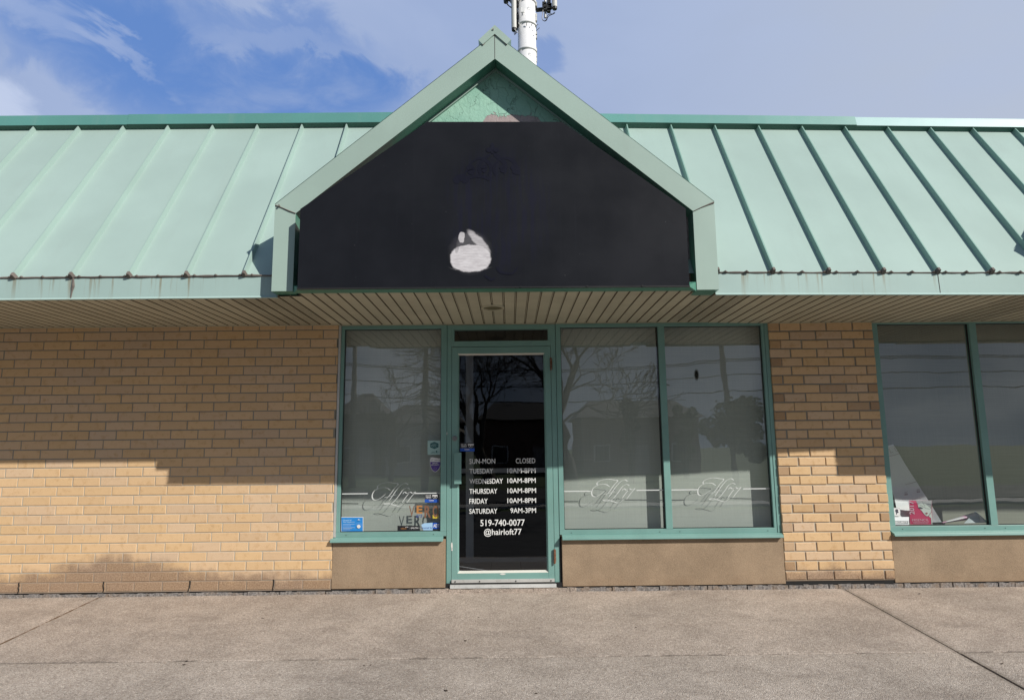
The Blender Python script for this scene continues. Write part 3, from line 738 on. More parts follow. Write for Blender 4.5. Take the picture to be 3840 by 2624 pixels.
# ------------------------------------------------------------------ dormer (gabled sign housing)
def dormer(dx=0.0, dy=0.0, full=True):
    D = empty('dormer', (0, 0, 0)); D.parent = B
    Yd = lambda x: dormY(x)
    xo0, xo1, xi0, xi1, xc = DX0, DX1, -1.066, 1.927, 0.442
    zb, zm, za = 2.358, 3.025, 4.408
    zim, zia = 2.954, 4.199
    zbr, zmr, zimr = 2.339, 3.016, 2.945
    DEP = 0.14
    def T(mb): mb.v = [(v[0]+dx, v[1]+dy, v[2]) for v in mb.v]; return mb
    # left and right posts, rakes: boxes mitred into one another
    mb = MB()
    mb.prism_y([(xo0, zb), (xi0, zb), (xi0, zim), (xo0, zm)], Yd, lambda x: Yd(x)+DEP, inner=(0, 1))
    mb.face([(xo0, Yd(xo0)+0.0, zb), (xo0, Yd(xo0), zm), (xo0, -0.2, zm), (xo0, -0.2, zb)][::-1])
    T(mb).build('corner_post', [M['dormer'], M['inside']], D)
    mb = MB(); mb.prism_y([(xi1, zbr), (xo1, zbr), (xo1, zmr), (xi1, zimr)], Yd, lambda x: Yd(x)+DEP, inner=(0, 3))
    mb.face([(xo1, Yd(xo1), zbr), (xo1, -0.2, zbr), (xo1, -0.2, zmr), (xo1, Yd(xo1), zmr)])
    for xa_, xb_, z_ in ((xo0, xi0, zb), (xi1, xo1, zbr)):
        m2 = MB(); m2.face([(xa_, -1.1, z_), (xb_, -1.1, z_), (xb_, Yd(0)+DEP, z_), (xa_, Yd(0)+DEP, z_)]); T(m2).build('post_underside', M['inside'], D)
    T(mb).build('corner_post', [M['dormer'], M['inside']], D)
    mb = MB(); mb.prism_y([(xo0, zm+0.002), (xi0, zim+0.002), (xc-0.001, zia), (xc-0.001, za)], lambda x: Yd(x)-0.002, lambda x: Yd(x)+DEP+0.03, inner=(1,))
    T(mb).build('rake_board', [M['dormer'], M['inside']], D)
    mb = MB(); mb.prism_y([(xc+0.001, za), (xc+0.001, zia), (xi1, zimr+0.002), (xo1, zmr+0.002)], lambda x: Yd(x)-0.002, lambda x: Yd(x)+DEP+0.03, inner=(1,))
    T(mb).build('rake_board', [M['dormer'], M['inside']], D)
    # roof planes running back into the main roof
    mb = MB()
    for (xa, za_, xb, zb_) in ((xo0-0.004, zm+0.006, xc, za+0.008), (xc, za+0.008, xo1+0.004, zmr+0.006)):
        mb.face([(xa, Yd(xa)+0.001, za_), (xb, Yd(xb)+0.001, zb_), (xb, 0.06, zb_), (xa, 0.06, za_)][::1])
    T(mb).build('dormer_roof', M['roof'], D)
    # ridge flashing chevron
    mb = MB(); w = 0.128
    mb.prism_y([(xc-w, 4.353), (xc-w+0.034, 4.315), (xc, 4.404), (xc+w-0.034, 4.315), (xc+w, 4.353), (xc, 4.480)], lambda x: Yd(x)-0.012, 0.03)
    T(mb).build('ridge_flashing', M['dormer'], D)
    # mitre caulk
    mb = MB()
    y = Yd(xo0)-0.004
    mb.tube([(xo0+0.003, y, zm-0.004), (xo0+0.05, y, zm-0.022), (xo0+0.11, y, zm-0.05), (xi0, y, zim+0.002)], [0.004, 0.003, 0.0045, 0.003], 6)
    y = Yd(xo1)-0.004
    mb.tube([(xo1-0.003, y, zmr-0.004), (xo1-0.04, y, zmr-0.018), (xo1-0.10, y, zmr-0.042), (xi1+0.004, y, zimr)], [0.007, 0.005, 0.003, 0.0025], 6)
    y = Yd(xc)-0.003
    mb.tube([(xc, y, zia+0.004), (xc, y, za-0.01)], 0.0022, 5)
    y = Yd(xc)-0.006
    mb.tube([(xc-w+0.034, y, 4.313), (xc-0.05, y, 4.368), (xc, y, 4.402), (xc+0.05, y, 4.368), (xc+w-0.034, y, 4.313)], [0.005, 0.0025, 0.0025, 0.0025, 0.006], 5)
    split(T(mb), 'mitre_caulk', M['caulk'], D)
    # gable wall and the trim strips behind the rakes
    mb = MB(); yg = lambda x: Yd(x)+0.145
    mb.prism_y([(xi0-0.05, 2.36), (xi1+0.05, 2.35), (xi1+0.05, 2.96), (xc, 4.235), (xi0-0.05, 2.96)], yg, lambda x: yg(x)+0.02); T(mb).build('gable_wall', M['gable'], D)
    mb = MB()
    s = (zia-zim)/(xc-xi0)
    for sg in (1, -1):
        xa = xc; xb = xc-sg*1.0
        q = [(xa, 4.211), (xb, 4.211-1.0*s), (xb, 4.211-1.0*s-0.034), (xa, 4.211-0.034)]
        if sg == -1: q = q[::-1]
        mb.prism_y(q, lambda x: yg(x)-0.018, lambda x: yg(x)-0.001)
    split(T(mb), 'gable_trim', M['dormer'], D)
    # bottom rail below the sign
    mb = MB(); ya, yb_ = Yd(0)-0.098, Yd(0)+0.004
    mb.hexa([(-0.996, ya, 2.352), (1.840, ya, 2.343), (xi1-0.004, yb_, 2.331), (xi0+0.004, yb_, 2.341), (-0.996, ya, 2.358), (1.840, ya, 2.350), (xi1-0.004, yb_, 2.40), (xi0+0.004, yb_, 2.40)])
    T(mb).build('bottom_rail', M['inside'], D)  # dark green carries the shade of the downward face
    # screw heads on the front
    mb = MB()
    if full:
        for (x, z) in ((xo0+0.035, zm-0.010), (xc-0.012, 4.44)):
            mb.tube([(x, Yd(x)-0.02, z), (x, Yd(x), z)], 0.007, 8)
        split(T(mb), 'screw', M['screw'], D)
    return D
dormer()
D2 = dormer(6.13, 0.0, False)
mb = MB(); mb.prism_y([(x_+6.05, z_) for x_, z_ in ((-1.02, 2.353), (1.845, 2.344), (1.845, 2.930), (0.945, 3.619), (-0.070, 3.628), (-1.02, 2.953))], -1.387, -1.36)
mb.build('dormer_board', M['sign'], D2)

# ------------------------------------------------------------------ signboard in the dormer
Ys = lambda x: -1.387
S = empty('signboard', (0.43, Ys(0.43), 2.37)); tag(S, 'big blank black signboard with clipped corners filling the green gabled dormer', 'signboard')
def sb(mb, name, mat, **k): 
    o = mb.build(name, mat, None, origin=tuple(S.location), **k); o.parent = S; o.location = (0, 0, 0); return o
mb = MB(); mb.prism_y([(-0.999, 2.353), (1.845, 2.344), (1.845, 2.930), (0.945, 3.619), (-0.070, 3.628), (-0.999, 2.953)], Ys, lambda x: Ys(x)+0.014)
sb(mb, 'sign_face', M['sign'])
mb = MB(); mb.prism_y([(-1.001, 2.345), (1.847, 2.336), (1.847, 2.345), (-1.001, 2.354)], lambda x: Ys(x)-0.008, lambda x: Ys(x)+0.012)
sb(mb, 'retainer_strip', M['black'])
mb = MB()
for x in (-0.62, 0.0, 0.62, 1.1, 1.5): mb.tube([(x, Ys(x)-0.013, 2.346), (x, Ys(x)-0.006, 2.346)], 0.006, 6)
for o in split(mb, 'bolt', M['black'], None, origin=tuple(S.location)): o.parent = S; o.location = (0, 0, 0)
# ghost of a removed crown emblem
def g(px, py): 
    q = at(1560+px/2.481, 460+py/2.481, Ys(0.4)-0.003); return (q.x, q.z)
mb = MB(); yg = Ys(0.43)-0.0009
GK = [0]
def gr(pts, w0=0.008, w1=0.016): GK[0] += 1; ribbon(mb, [g(*p) for p in pts], w0*1.7, w1*1.7, yg-0.00012*GK[0], n=6)
gr([(700, 285), (660, 320), (610, 365), (590, 420), (600, 480)], .012, .02); gr([(722, 285), (770, 325), (815, 365), (835, 420), (822, 480)], .012, .02)
gr([(450, 490), (480, 430), (520, 370), (580, 335), (640, 345), (685, 390), (695, 440), (670, 490)])
gr([(740, 490), (725, 430), (745, 375), (800, 335), (860, 335), (915, 370), (945, 430), (965, 490)])
gr([(360, 560), (400, 515), (450, 520), (480, 550)], .03, .036); gr([(490, 515), (560, 498), (640, 505), (690, 530)], .012, .02)
gr([(480, 400), (520, 440), (500, 480)], .03, .03); gr([(900, 390), (930, 440), (925, 480)], .03, .034)
gr([(620, 400), (640, 430), (620, 460)], .02, .026); gr([(790, 400), (810, 430), (800, 465)], .02, .026)
gr([(750, 1340), (780, 1385), (830, 1400), (900, 1400), (950, 1340)], .008, .012); gr([(640, 1420), (700, 1460), (740, 1440)], .008, .012)
for cx_, cz_, rx_, rz_ in ((710, 225, 20, 38), (678, 255, 26, 22), (745, 255, 26, 22), (710, 275, 14, 14)):
    pts = [g(cx_+rx_*math.cos(a), cz_+rz_*math.sin(a)) for a in [i*math.pi/7 for i in range(14)]]
    GK[0] += 1; mb.face([(p[0], yg-0.00012*GK[0], p[1]) for p in pts][::-1])
for o in split(mb, 'ghost_emblem', M['ghost'], None, origin=tuple(S.location)): o.parent = S; o.location = (0, 0, 0)
# bright reflection in a bulge of the sign face
# painted into the sign's base colour: pale patch low down, gaps left dark
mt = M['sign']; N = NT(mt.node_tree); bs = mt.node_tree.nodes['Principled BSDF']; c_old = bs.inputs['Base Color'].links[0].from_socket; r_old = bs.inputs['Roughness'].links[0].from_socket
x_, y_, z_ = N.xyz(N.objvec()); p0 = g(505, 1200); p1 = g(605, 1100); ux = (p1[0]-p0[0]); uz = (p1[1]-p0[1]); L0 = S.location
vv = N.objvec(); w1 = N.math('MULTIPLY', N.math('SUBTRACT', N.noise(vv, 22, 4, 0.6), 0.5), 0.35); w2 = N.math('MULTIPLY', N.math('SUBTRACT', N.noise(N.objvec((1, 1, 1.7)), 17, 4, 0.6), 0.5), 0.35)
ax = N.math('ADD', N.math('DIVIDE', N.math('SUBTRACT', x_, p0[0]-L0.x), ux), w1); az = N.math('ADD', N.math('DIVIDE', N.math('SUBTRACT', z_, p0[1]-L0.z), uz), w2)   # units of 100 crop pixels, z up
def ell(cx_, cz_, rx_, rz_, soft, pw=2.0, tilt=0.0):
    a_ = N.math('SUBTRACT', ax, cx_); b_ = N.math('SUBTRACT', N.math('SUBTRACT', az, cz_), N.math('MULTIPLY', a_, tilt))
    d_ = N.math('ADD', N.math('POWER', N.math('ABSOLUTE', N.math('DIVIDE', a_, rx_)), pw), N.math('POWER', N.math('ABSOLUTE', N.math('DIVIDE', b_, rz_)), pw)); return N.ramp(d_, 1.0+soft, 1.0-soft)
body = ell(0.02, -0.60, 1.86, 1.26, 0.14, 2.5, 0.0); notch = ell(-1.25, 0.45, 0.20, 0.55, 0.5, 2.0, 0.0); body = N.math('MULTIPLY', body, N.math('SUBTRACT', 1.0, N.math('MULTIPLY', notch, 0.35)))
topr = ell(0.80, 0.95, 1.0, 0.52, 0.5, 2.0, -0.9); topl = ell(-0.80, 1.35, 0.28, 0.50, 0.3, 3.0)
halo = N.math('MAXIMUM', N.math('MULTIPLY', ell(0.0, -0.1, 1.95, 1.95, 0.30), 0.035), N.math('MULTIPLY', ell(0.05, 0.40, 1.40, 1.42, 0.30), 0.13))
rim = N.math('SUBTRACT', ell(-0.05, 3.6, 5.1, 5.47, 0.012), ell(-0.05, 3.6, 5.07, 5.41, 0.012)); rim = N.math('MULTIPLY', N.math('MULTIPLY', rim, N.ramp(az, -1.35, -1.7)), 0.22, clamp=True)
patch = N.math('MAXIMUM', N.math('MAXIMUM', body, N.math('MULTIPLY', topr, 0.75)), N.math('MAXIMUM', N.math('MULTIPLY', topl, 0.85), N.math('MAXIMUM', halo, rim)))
refl_tone = N.noise(N.objvec((6, 1, 30)), 2.0, 4, 0.7)
pc = N.mix(N.ramp(refl_tone, 0.3, 0.7), (0.50, 0.475, 0.495), (0.70, 0.68, 0.70))
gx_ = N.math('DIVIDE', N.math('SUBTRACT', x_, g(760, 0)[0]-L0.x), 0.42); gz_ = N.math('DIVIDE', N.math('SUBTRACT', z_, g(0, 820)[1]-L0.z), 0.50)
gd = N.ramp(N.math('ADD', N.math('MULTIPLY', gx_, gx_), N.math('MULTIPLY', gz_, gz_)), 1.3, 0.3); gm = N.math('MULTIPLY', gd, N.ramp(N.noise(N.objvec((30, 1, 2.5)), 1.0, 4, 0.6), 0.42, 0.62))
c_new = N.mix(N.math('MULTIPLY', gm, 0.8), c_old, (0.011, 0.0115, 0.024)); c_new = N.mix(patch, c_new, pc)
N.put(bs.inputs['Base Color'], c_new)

# ------------------------------------------------------------------ soffit light
L = empty('soffit_light', (0.399, -0.714, ZS)); tag(L, 'round recessed downlight with a pale trim ring set in the soffit above the door', 'ceiling light')
mb = MB(); n = 32
for i in range(n):
    a, b2 = 2*math.pi*i/n, 2*math.pi*(i+1)/n
    for (r0, z0, r1, z1) in ((0.098, 0.0, 0.094, -0.014), (0.094, -0.014, 0.078, -0.012), (0.078, -0.012, 0.072, 0.02)):
        mb.face([(r0*math.cos(a), r0*math.sin(a), z0), (r0*math.cos(b2), r0*math.sin(b2), z0), (r1*math.cos(b2), r1*math.sin(b2), z1), (r1*math.cos(a), r1*math.sin(a), z1)])
o = mb.build('trim_ring', M['soffit'], None, smooth=True); o.parent = L
mb = MB(); mb.face([(0.076*math.cos(-i*math.pi/12), 0.076*math.sin(-i*math.pi/12), -0.006) for i in range(24)]); o = mb.build('lens', flat('dark_lens', (0.14, 0.12, 0.06), 0.3), None); o.parent = L

# ------------------------------------------------------------------ windows
YF, YG = 0.022, 0.060
def vbar(mb, x0, x1, z0, z1, y0=YF, y1=0.085): mb.box(x0, x1, y0, y1, z0, z1)
def window(name_label, x0, x1, panes, sill=(None, None), flash=None):
    w = empty('window', (0, 0, 0)); w.parent = B; tag(w, name_label)
    mb = MB(); zt, zb = 2.305, 0.467
    mb.box(x0, x1, YF, 0.085, zt, ZS-0.007); mb.box(x0, x1, YF+0.001, 0.085, 0.425, zb)
    xs = [x0]+[v for p in panes for v in p]+[x1]
    for i in range(0, len(xs), 2): mb.box(xs[i], xs[i+1], YF-0.001 if 0 < i < len(xs)-2 else YF+0.0005, 0.085, zb, zt)
    mb.build('window_frame', M['frame'], w, bevel=0.002)
    # sloping sill with a turned-down front lip
    a, b2 = sill; mb = MB()
    mb.hexa([(a, -0.034, 0.390), (b2, -0.034, 0.390), (b2, 0.02, 0.390), (a, 0.02, 0.390), (a, -0.030, 0.408), (b2, -0.030, 0.408), (b2, 0.030, 0.427), (a, 0.030, 0.427)])
    mb.box(a, b2, -0.038, -0.030, 0.386, 0.394)
    mb.build('sill', M['frame'], w, bevel=0.0015)
    mb = MB()
    for p in panes:
        for xx in (p[0]+0.06, p[1]-0.06): mb.tube([(xx, YF-0.002, 0.442), (xx, YF+0.01, 0.442)], 0.0035, 8)
    split(mb, 'screw_hole', M['hole'], w)
    for p in panes:
        mb = MB(); mb.face([(p[0]-0.004, YG, zb-0.004), (p[1]+0.004, YG, zb-0.004), (p[1]+0.004, YG, zt+0.004), (p[0]-0.004, YG, zt+0.004)])
        mb.build('pane', M['glass'], w)
        mb = MB(); g_ = 0.006
        for q in ((p[0], p[0]+g_, zb, zt), (p[1]-g_, p[1], zb, zt), (p[0]+g_, p[1]-g_, zb, zb+g_), (p[0]+g_, p[1]-g_, zt-g_, zt)): mb.box(q[0], q[1], YG-0.012, YG+0.004, q[2], q[3])
        mb.build('gasket', M['black'], w)
    return w
W1 = window('single narrow shop window left of the door', -1.030, -0.0475, [(-1.000, -0.100)], (-1.068, -0.072))
W2 = window('two-pane shop window right of the door', 0.966, 2.915, [(1.010, 1.921), (1.980, 2.888)], (0.985, 2.945))
W3 = window('two-pane shop window right of the brick pillar', PX1+0.004, 5.875, [(3.976, 4.836), (4.900, 5.845)], (PX1+0.012, 5.895))
mb = MB(); mb.box(-1.052, -1.031, 0.010, 0.05, 0.427, ZS-0.007); mb.build('jamb_flashing', M['alu'], W1)
mb = MB(); mb.box(2.916, 2.950, 0.018, 0.09, 0.427, ZS-0.007); mb.build('jamb_flashing', M['frame'], W2)

# blinds hang inside: things of their own
def blind(x0, x1, y, z0, z1, mat, label):
    mb = MB(); n = 24
    for i in range(n):
        a, b2 = x0+(x1-x0)*i/n, x0+(x1-x0)*(i+1)/n
        ya, yb = y+0.004*math.sin(a*7), y+0.004*math.sin(b2*7)
        mb.face([(a, ya, z0), (b2, yb, z0), (b2, yb, z1), (a, ya, z1)]); 
    e = empty('roller_blind', ((x0+x1)/2, y, z0)); tag(e, label, 'blind', 'roller blinds drawn behind the shop windows')
    o = mb.build('fabric', mat, None, smooth=True, origin=tuple(e.location)); o.parent = e; o.location = (0, 0, 0)
    mb = MB(); mb.box(x0, x1, y-0.006, y+0.012, z0-0.016, z0+0.002); o = mb.build('hem_bar', mat, None, origin=tuple(e.location)); o.parent = e; o.location = (0, 0, 0)
blind(-1.035, -0.065, 0.150, 0.452, 2.42, M['blind'], 'grey roller blind fully drawn behind the narrow window left of the door')
blind(0.975, 1.925, 0.150, 0.452, 2.42, M['blind'], 'grey roller blind drawn behind the pane directly right of the door')
blind(1.968, 2.925, 0.150, 0.452, 2.42, M['blind'], 'grey roller blind drawn behind the pane beside the brick pillar')
blind(3.93, 5.085, 0.34, 0.452, 2.42, M['blind2'], 'beige blind behind the posters right of the brick pillar')
blind(5.12, 5.98, 0.34, 0.452, 2.42, M['blind2'], 'beige blind behind the pane cut off at the photo edge')

# monogram and stripe on the panes
HL = [  # strokes in the pixel grid of the third pane
    [(1445, 248), (1438, 222), (1475, 195), (1540, 183), (1600, 190), (1637, 200), (1600, 245), (1560, 300), (1520, 345)],
    [(1520, 290), (1480, 325), (1430, 352), (1395, 345), (1386, 310), (1405, 268), (1455, 238), (1520, 234), (1562, 258)],
    [(1735, 205), (1705, 190), (1665, 210), (1620, 258), (1575, 325), (1548, 362)],
    [(1500, 330), (1560, 318), (1620, 300)],
    [(1752, 248), (1724, 234), (1685, 255), (1645, 310), (1600, 365), (1560, 392), (1520, 394), (1496, 386), (1540, 384), (1600, 402), (1650, 412), (1690, 382)],
    [(1682, 296), (1698, 276), (1722, 288), (1748, 280), (1712, 325), (1676, 378)],
    [(1738, 296), (1752, 276), (1776, 286), (1806, 272), (1762, 325), (1722, 380)]]
def monogram(parent, ox, oy, lines, sc=1.0):
    mb = MB(); y = YG-0.0015
    def q(px, py):
        X = 2080+px/2.582+ox; Y_ = 1720+py/2.582+oy; r = at(X, Y_, y); return (r.x, r.z)
    for s in HL: ribbon(mb, [q(*p) for p in s], 0.0022, 0.0115, y, nib=R(20), n=7)
    for (xa, xb, yp) in lines:
        a = at(xa, yp, y); b2 = at(xb, yp, y); z = (a.z+b2.z)/2; mb.face([(a.x, y, z-0.0045), (b2.x, y, z-0.0045), (b2.x, y, z+0.0045), (a.x, y, z+0.0045)])
    mb.build('monogram', M['etch'], parent)
monogram(W2, 0, 0, [(2518, 2616, 1835.5), (2787, 2888, 1831.5)])
monogram(W2, -398, 4.5, [(2114, 2215, 1841), (2387, 2488, 1837)])
monogram(W1, -1221, 17, [(1278, 1379, 1850.5), (1555, 1652, 1848.5)])

def dark_spot_mat():
    mt = bpy.data.materials.new('soft_dark_spot'); mt.use_nodes = True; N = NT(mt.node_tree); mt.node_tree.nodes.clear(); tcn = N.n('ShaderNodeTexCoord'); x, y, z = N.xyz(tcn.outputs['Object'])
    a_ = N.math('DIVIDE', x, 0.026); b_ = N.math('DIVIDE', z, 0.062); d_ = N.math('ADD', N.math('MULTIPLY', a_, a_), N.math('MULTIPLY', b_, b_))
    df = N.n('ShaderNodeBsdfDiffuse', i_Color=(0.012, 0.014, 0.010, 1)); tr = N.n('ShaderNodeBsdfTransparent'); mx = N.n('ShaderNodeMixShader'); N.put(mx.inputs[0], N.ramp(d_, 1.0, 0.1, 0.0, 0.93)); N.put(mx.inputs[1], tr.outputs[0]); N.put(mx.inputs[2], df.outputs[0])
    o = N.n('ShaderNodeOutputMaterial'); N.put(o.inputs[0], mx.outputs[0]); return mt
c_ = at(2612, 1405, YG-0.003); mb = MB(); mb.face([(c_.x+0.03*math.cos(i*math.pi/10), YG-0.003, c_.z+0.068*math.sin(i*math.pi/10)) for i in range(20)]); mb.build('dark_spot', dark_spot_mat(), W2, origin=tuple(c_))  # soft dark oval laid on the pane

# ------------------------------------------------------------------ door frame and door
DF = empty('door_frame'); DF.parent = B
mb = MB(); mb.box(-0.045, -0.003, 0.028, 0.10, -0.019, ZS-0.008); mb.box(0.917, 0.963, 0.028, 0.10, -0.019, ZS-0.008)
mb.box(-0.003, 0.917, 0.0285, 0.10, 2.293, ZS-0.0085); mb.box(-0.003, 0.917, 0.0285, 0.10, 2.131, 2.184)
mb.box(-0.003, 0.020, 0.0287, 0.10, 2.184, 2.293); mb.box(0.894, 0.917, 0.0287, 0.10, 2.184, 2.293)
mb.build('jamb', M['frame'], DF, bevel=0.002)
mb = MB(); mb.box(0.964, 0.982, 0.02, 0.15, -0.019, 0.39); mb.build('side_gap', M['dark'], DF)
mb = MB(); mb.face([(0.018, YG, 2.182), (0.896, YG, 2.182), (0.896, YG, 2.295), (0.018, YG, 2.295)]); mb.build('transom_pane', M['doorglass'], DF)
mb = MB(); mb.hexa([(-0.010, -0.012, -0.019), (0.925, -0.012, -0.019), (0.925, 0.12, -0.019), (-0.010, 0.12, -0.019), (-0.010, -0.004, 0.010), (0.925, -0.004, 0.010), (0.925, 0.12, 0.018), (-0.010, 0.12, 0.018)])
mb.build('threshold', M['alu'], DF, bevel=0.002)
D = empty('door'); D.parent = B; tag(D, 'glazed green aluminium shop door')
x0, x1, z0, z1 = 0.0, 0.914, 0.022, 2.127; gx0, gx1, gb, gt = 0.066, 0.848, 0.121, 2.052
mb = MB(); y0, y1 = 0.026, 0.072
mb.box(x0, gx0-0.012, y0, y1, z0, z1); mb.box(gx1+0.012, x1, y0, y1, z0, z1); mb.box(gx0-0.012, gx1+0.012, y0+0.0006, y1, z0, gb-0.018); mb.box(gx0-0.012, gx1+0.012, y0+0.0006, y1, gt+0.014, z1)
mb.build('door_leaf', M['frame'], D, bevel=0.002)
def bead4(mb, a, b2, c, d, wx, wzb, wzt, yf, yb):
    """splayed glazing beads: from the face rectangle in to the glass"""
    o_ = [(a-wx, yf, c-wzb), (b2+wx, yf, c-wzb), (b2+wx, yf, d+wzt), (a-wx, yf, d+wzt)]; i_ = [(a, yb, c), (b2, yb, c), (b2, yb, d), (a, yb, d)]
    for k, mi in ((0, 1), (1, 0), (2, 2), (3, 0)):
        k2 = (k+1) % 4; mb.face([o_[k], o_[k2], i_[k2], i_[k]], mi)
mb = MB(); bead4(mb, gx0, gx1, gb, gt, 0.012, 0.018, 0.014, y0+0.001, 0.050); M['beadpale'] = flat('bare_bead', (0.62, 0.62, 0.56)); mb.build('glazing_bead', [M['frame'], M['beadpale'], M['beadpale']], D)
mb = MB(); mb.face([(gx0, 0.050, gb), (gx1, 0.050, gb), (gx1, 0.050, gt), (gx0, 0.050, gt)]); mb.build('pane', M['doorglass'], D)
mb = MB(); mb.box(0.002, 0.912, 0.012, 0.0255, 0.024, 0.052)
mb.build('door_sweep', M['alu'], D, bevel=0.0015)
mb = MB()
for x in (0.035, 0.25, 0.57, 0.88): mb.tube([(x, 0.008, 0.036), (x, 0.012, 0.036)], 0.006, 8)
split(mb, 'sweep_screw', M['hole'], D)
hp0, hp1 = at(1703, 1814, -0.005), at(1730, 1696, -0.005)
mb = MB(); mb.box(hp0.x, hp1.x, -0.012, 0.003, hp0.z, hp1.z); mb.box(hp0.x+0.004, hp0.x+0.02, 0.0, 0.026, hp0.z+0.02, hp0.z+0.05); mb.box(hp0.x+0.004, hp0.x+0.02, 0.0, 0.026, hp1.z-0.05, hp1.z-0.02)
mb.build('door_handle', M['frame'], D, bevel=0.002)
lp = at(1705, 1643, 0.02)
mb = MB(); mb.tube([(lp.x, 0.026, lp.z), (lp.x, 0.014, lp.z), (lp.x, 0.012, lp.z)], [0.024, 0.023, 0.019], 20); mb.tube([(lp.x, 0.0125, lp.z), (lp.x, 0.007, lp.z)], 0.013, 16)
mb.box(lp.x-0.002, lp.x+0.002, 0.0055, 0.0075, lp.z-0.008, lp.z+0.006)
mb.build('lock_cylinder', M['steel'], D, smooth=False)
for (pz0, pz1) in ((2.02, 1.90), (at(2079, 2112, 0.02).z, at(2079, 2057, 0.02).z)):
    a, b2 = min(pz0, pz1), max(pz0, pz1); mb = MB(); mb.tube([(0.9155, 0.010, a), (0.9155, 0.010, b2)], 0.008, 10)
    mb.box(0.917, 0.930, 0.024, 0.030, a+0.01, b2-0.01); h = (b2-a)/3
    for k in (1, 2): mb.tube([(0.9155, 0.010, a+h*k-0.002), (0.9155, 0.010, a+h*k+0.002)], 0.0095, 10)
    mb.build('hinge', M['rust'], D)
# chips in the paint
mb = MB(); chipm = flat('bare_chip', (0.66, 0.66, 0.62))
for (px, py, w, h) in ((1694.5, 2045, 4, 14), (1695, 2060, 3, 5), (1675.5, 1625, 2, 6), (1886, 2151, 12, 3)):
    c = at(px, py, y0); pts = [(c.x+w*0.0024*math.cos(a)*random.uniform(.7, 1.1), y0-0.0006, c.z+h*0.0024*math.sin(a)*random.uniform(.8, 1.1)) for a in [i*math.pi/5 for i in range(10)]]; mb.face(pts)
split(mb, 'paint_chip', chipm, D)
# opening hours on the glass
mb = MB(); yl = 0.0485
def dl(txt, xa, xb, yt, yb, bold=0.006, mb_=None):
    a = at(1660+xa/3.452, 1600+yb/3.452, yl); b2 = at(1660+xb/3.452, 1600+yt/3.452, yl); add_text(mb_ or mb, txt, a.x, b2.x, a.z, b2.z, yl, bold=bold)
for t in (('SUN-MON', 345, 680, 410, 478), ('CLOSED', 947, 1198, 404, 472), ('TUESDAY', 347, 652, 538, 606), ('10AM-8PM', 837, 1202, 531, 599), ('WEDNESDAY', 347, 780, 667, 736),
          ('10AM-8PM', 838, 1204, 660, 727), ('THURSDAY', 345, 707, 797, 866), ('10AM-8PM', 839, 1208, 789, 857), ('FRIDAY', 345, 583, 926, 995), ('10AM-8PM', 838, 1208, 918, 985),
          ('SATURDAY', 345, 707, 1055, 1124), ('9AM-3PM', 877, 1208, 1046, 1115), ('519-740-0077', 488, 1062, 1194, 1284), ('@hairloft77', 535, 1021, 1311, 1420)):
    dl(*t, bold=0.009 if t[3] > 500 else 0.003)
mb.build('opening_hours', M['vinyl'], D)

# ------------------------------------------------------------------ inside: vestibule and dark room
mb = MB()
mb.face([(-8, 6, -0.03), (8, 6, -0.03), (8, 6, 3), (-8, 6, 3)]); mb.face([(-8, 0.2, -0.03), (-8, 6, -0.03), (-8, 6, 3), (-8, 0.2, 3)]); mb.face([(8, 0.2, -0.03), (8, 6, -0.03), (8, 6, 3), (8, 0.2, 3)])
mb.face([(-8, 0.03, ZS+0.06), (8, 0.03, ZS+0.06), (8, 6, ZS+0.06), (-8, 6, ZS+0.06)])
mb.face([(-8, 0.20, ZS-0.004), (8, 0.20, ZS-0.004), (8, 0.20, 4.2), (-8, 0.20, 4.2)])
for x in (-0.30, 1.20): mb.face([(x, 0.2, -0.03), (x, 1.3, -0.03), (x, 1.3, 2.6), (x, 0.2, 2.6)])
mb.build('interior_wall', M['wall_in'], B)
def tile_mat():
    mt, N, b = newmat('slate_tile'); v = N.objvec(); n1 = N.noise(v, 60, 4, 0.7)
    c = N.mix(n1, (0.30, 0.31, 0.34), (0.52, 0.54, 0.58)); N.put(b.inputs['Base Color'], c); b.inputs['Roughness'].default_value = 0.5; return mt
mb = MB(); tm = tile_mat()
for i in range(-1, 4):
    for j in range(0, 4):
        xa = 0.02+i*0.305; ya = 0.122+j*0.305; mb.box(xa+0.002, xa+0.303, ya+0.002, ya+0.303, -0.02, 0.0)
mb.build('tile_floor', tm, B)
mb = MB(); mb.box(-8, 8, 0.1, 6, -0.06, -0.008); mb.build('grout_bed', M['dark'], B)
mb = MB(); yi = 1.23
a = at(1747, 1600, yi).x; b2 = at(1775, 1600, yi).x
mb.box(a, b2, yi, yi+0.05, 0.0, 2.34)
zb0, zb1 = at(1900, 2106, yi).z, at(1900, 2090, yi).z; zm0, zm1 = at(1900, 1772, yi).z, at(1900, 1755, yi).z
mb.box(-0.3, a, yi, yi+0.05, zb0, zb1); mb.box(b2, 1.2, yi, yi+0.05, zb0, zb1); mb.box(-0.3, a, yi, yi+0.05, zm0, zm1); mb.box(b2, 1.2, yi, yi+0.05, zm0, zm1)
mb.build('inner_door_frame', M['inner'], B)

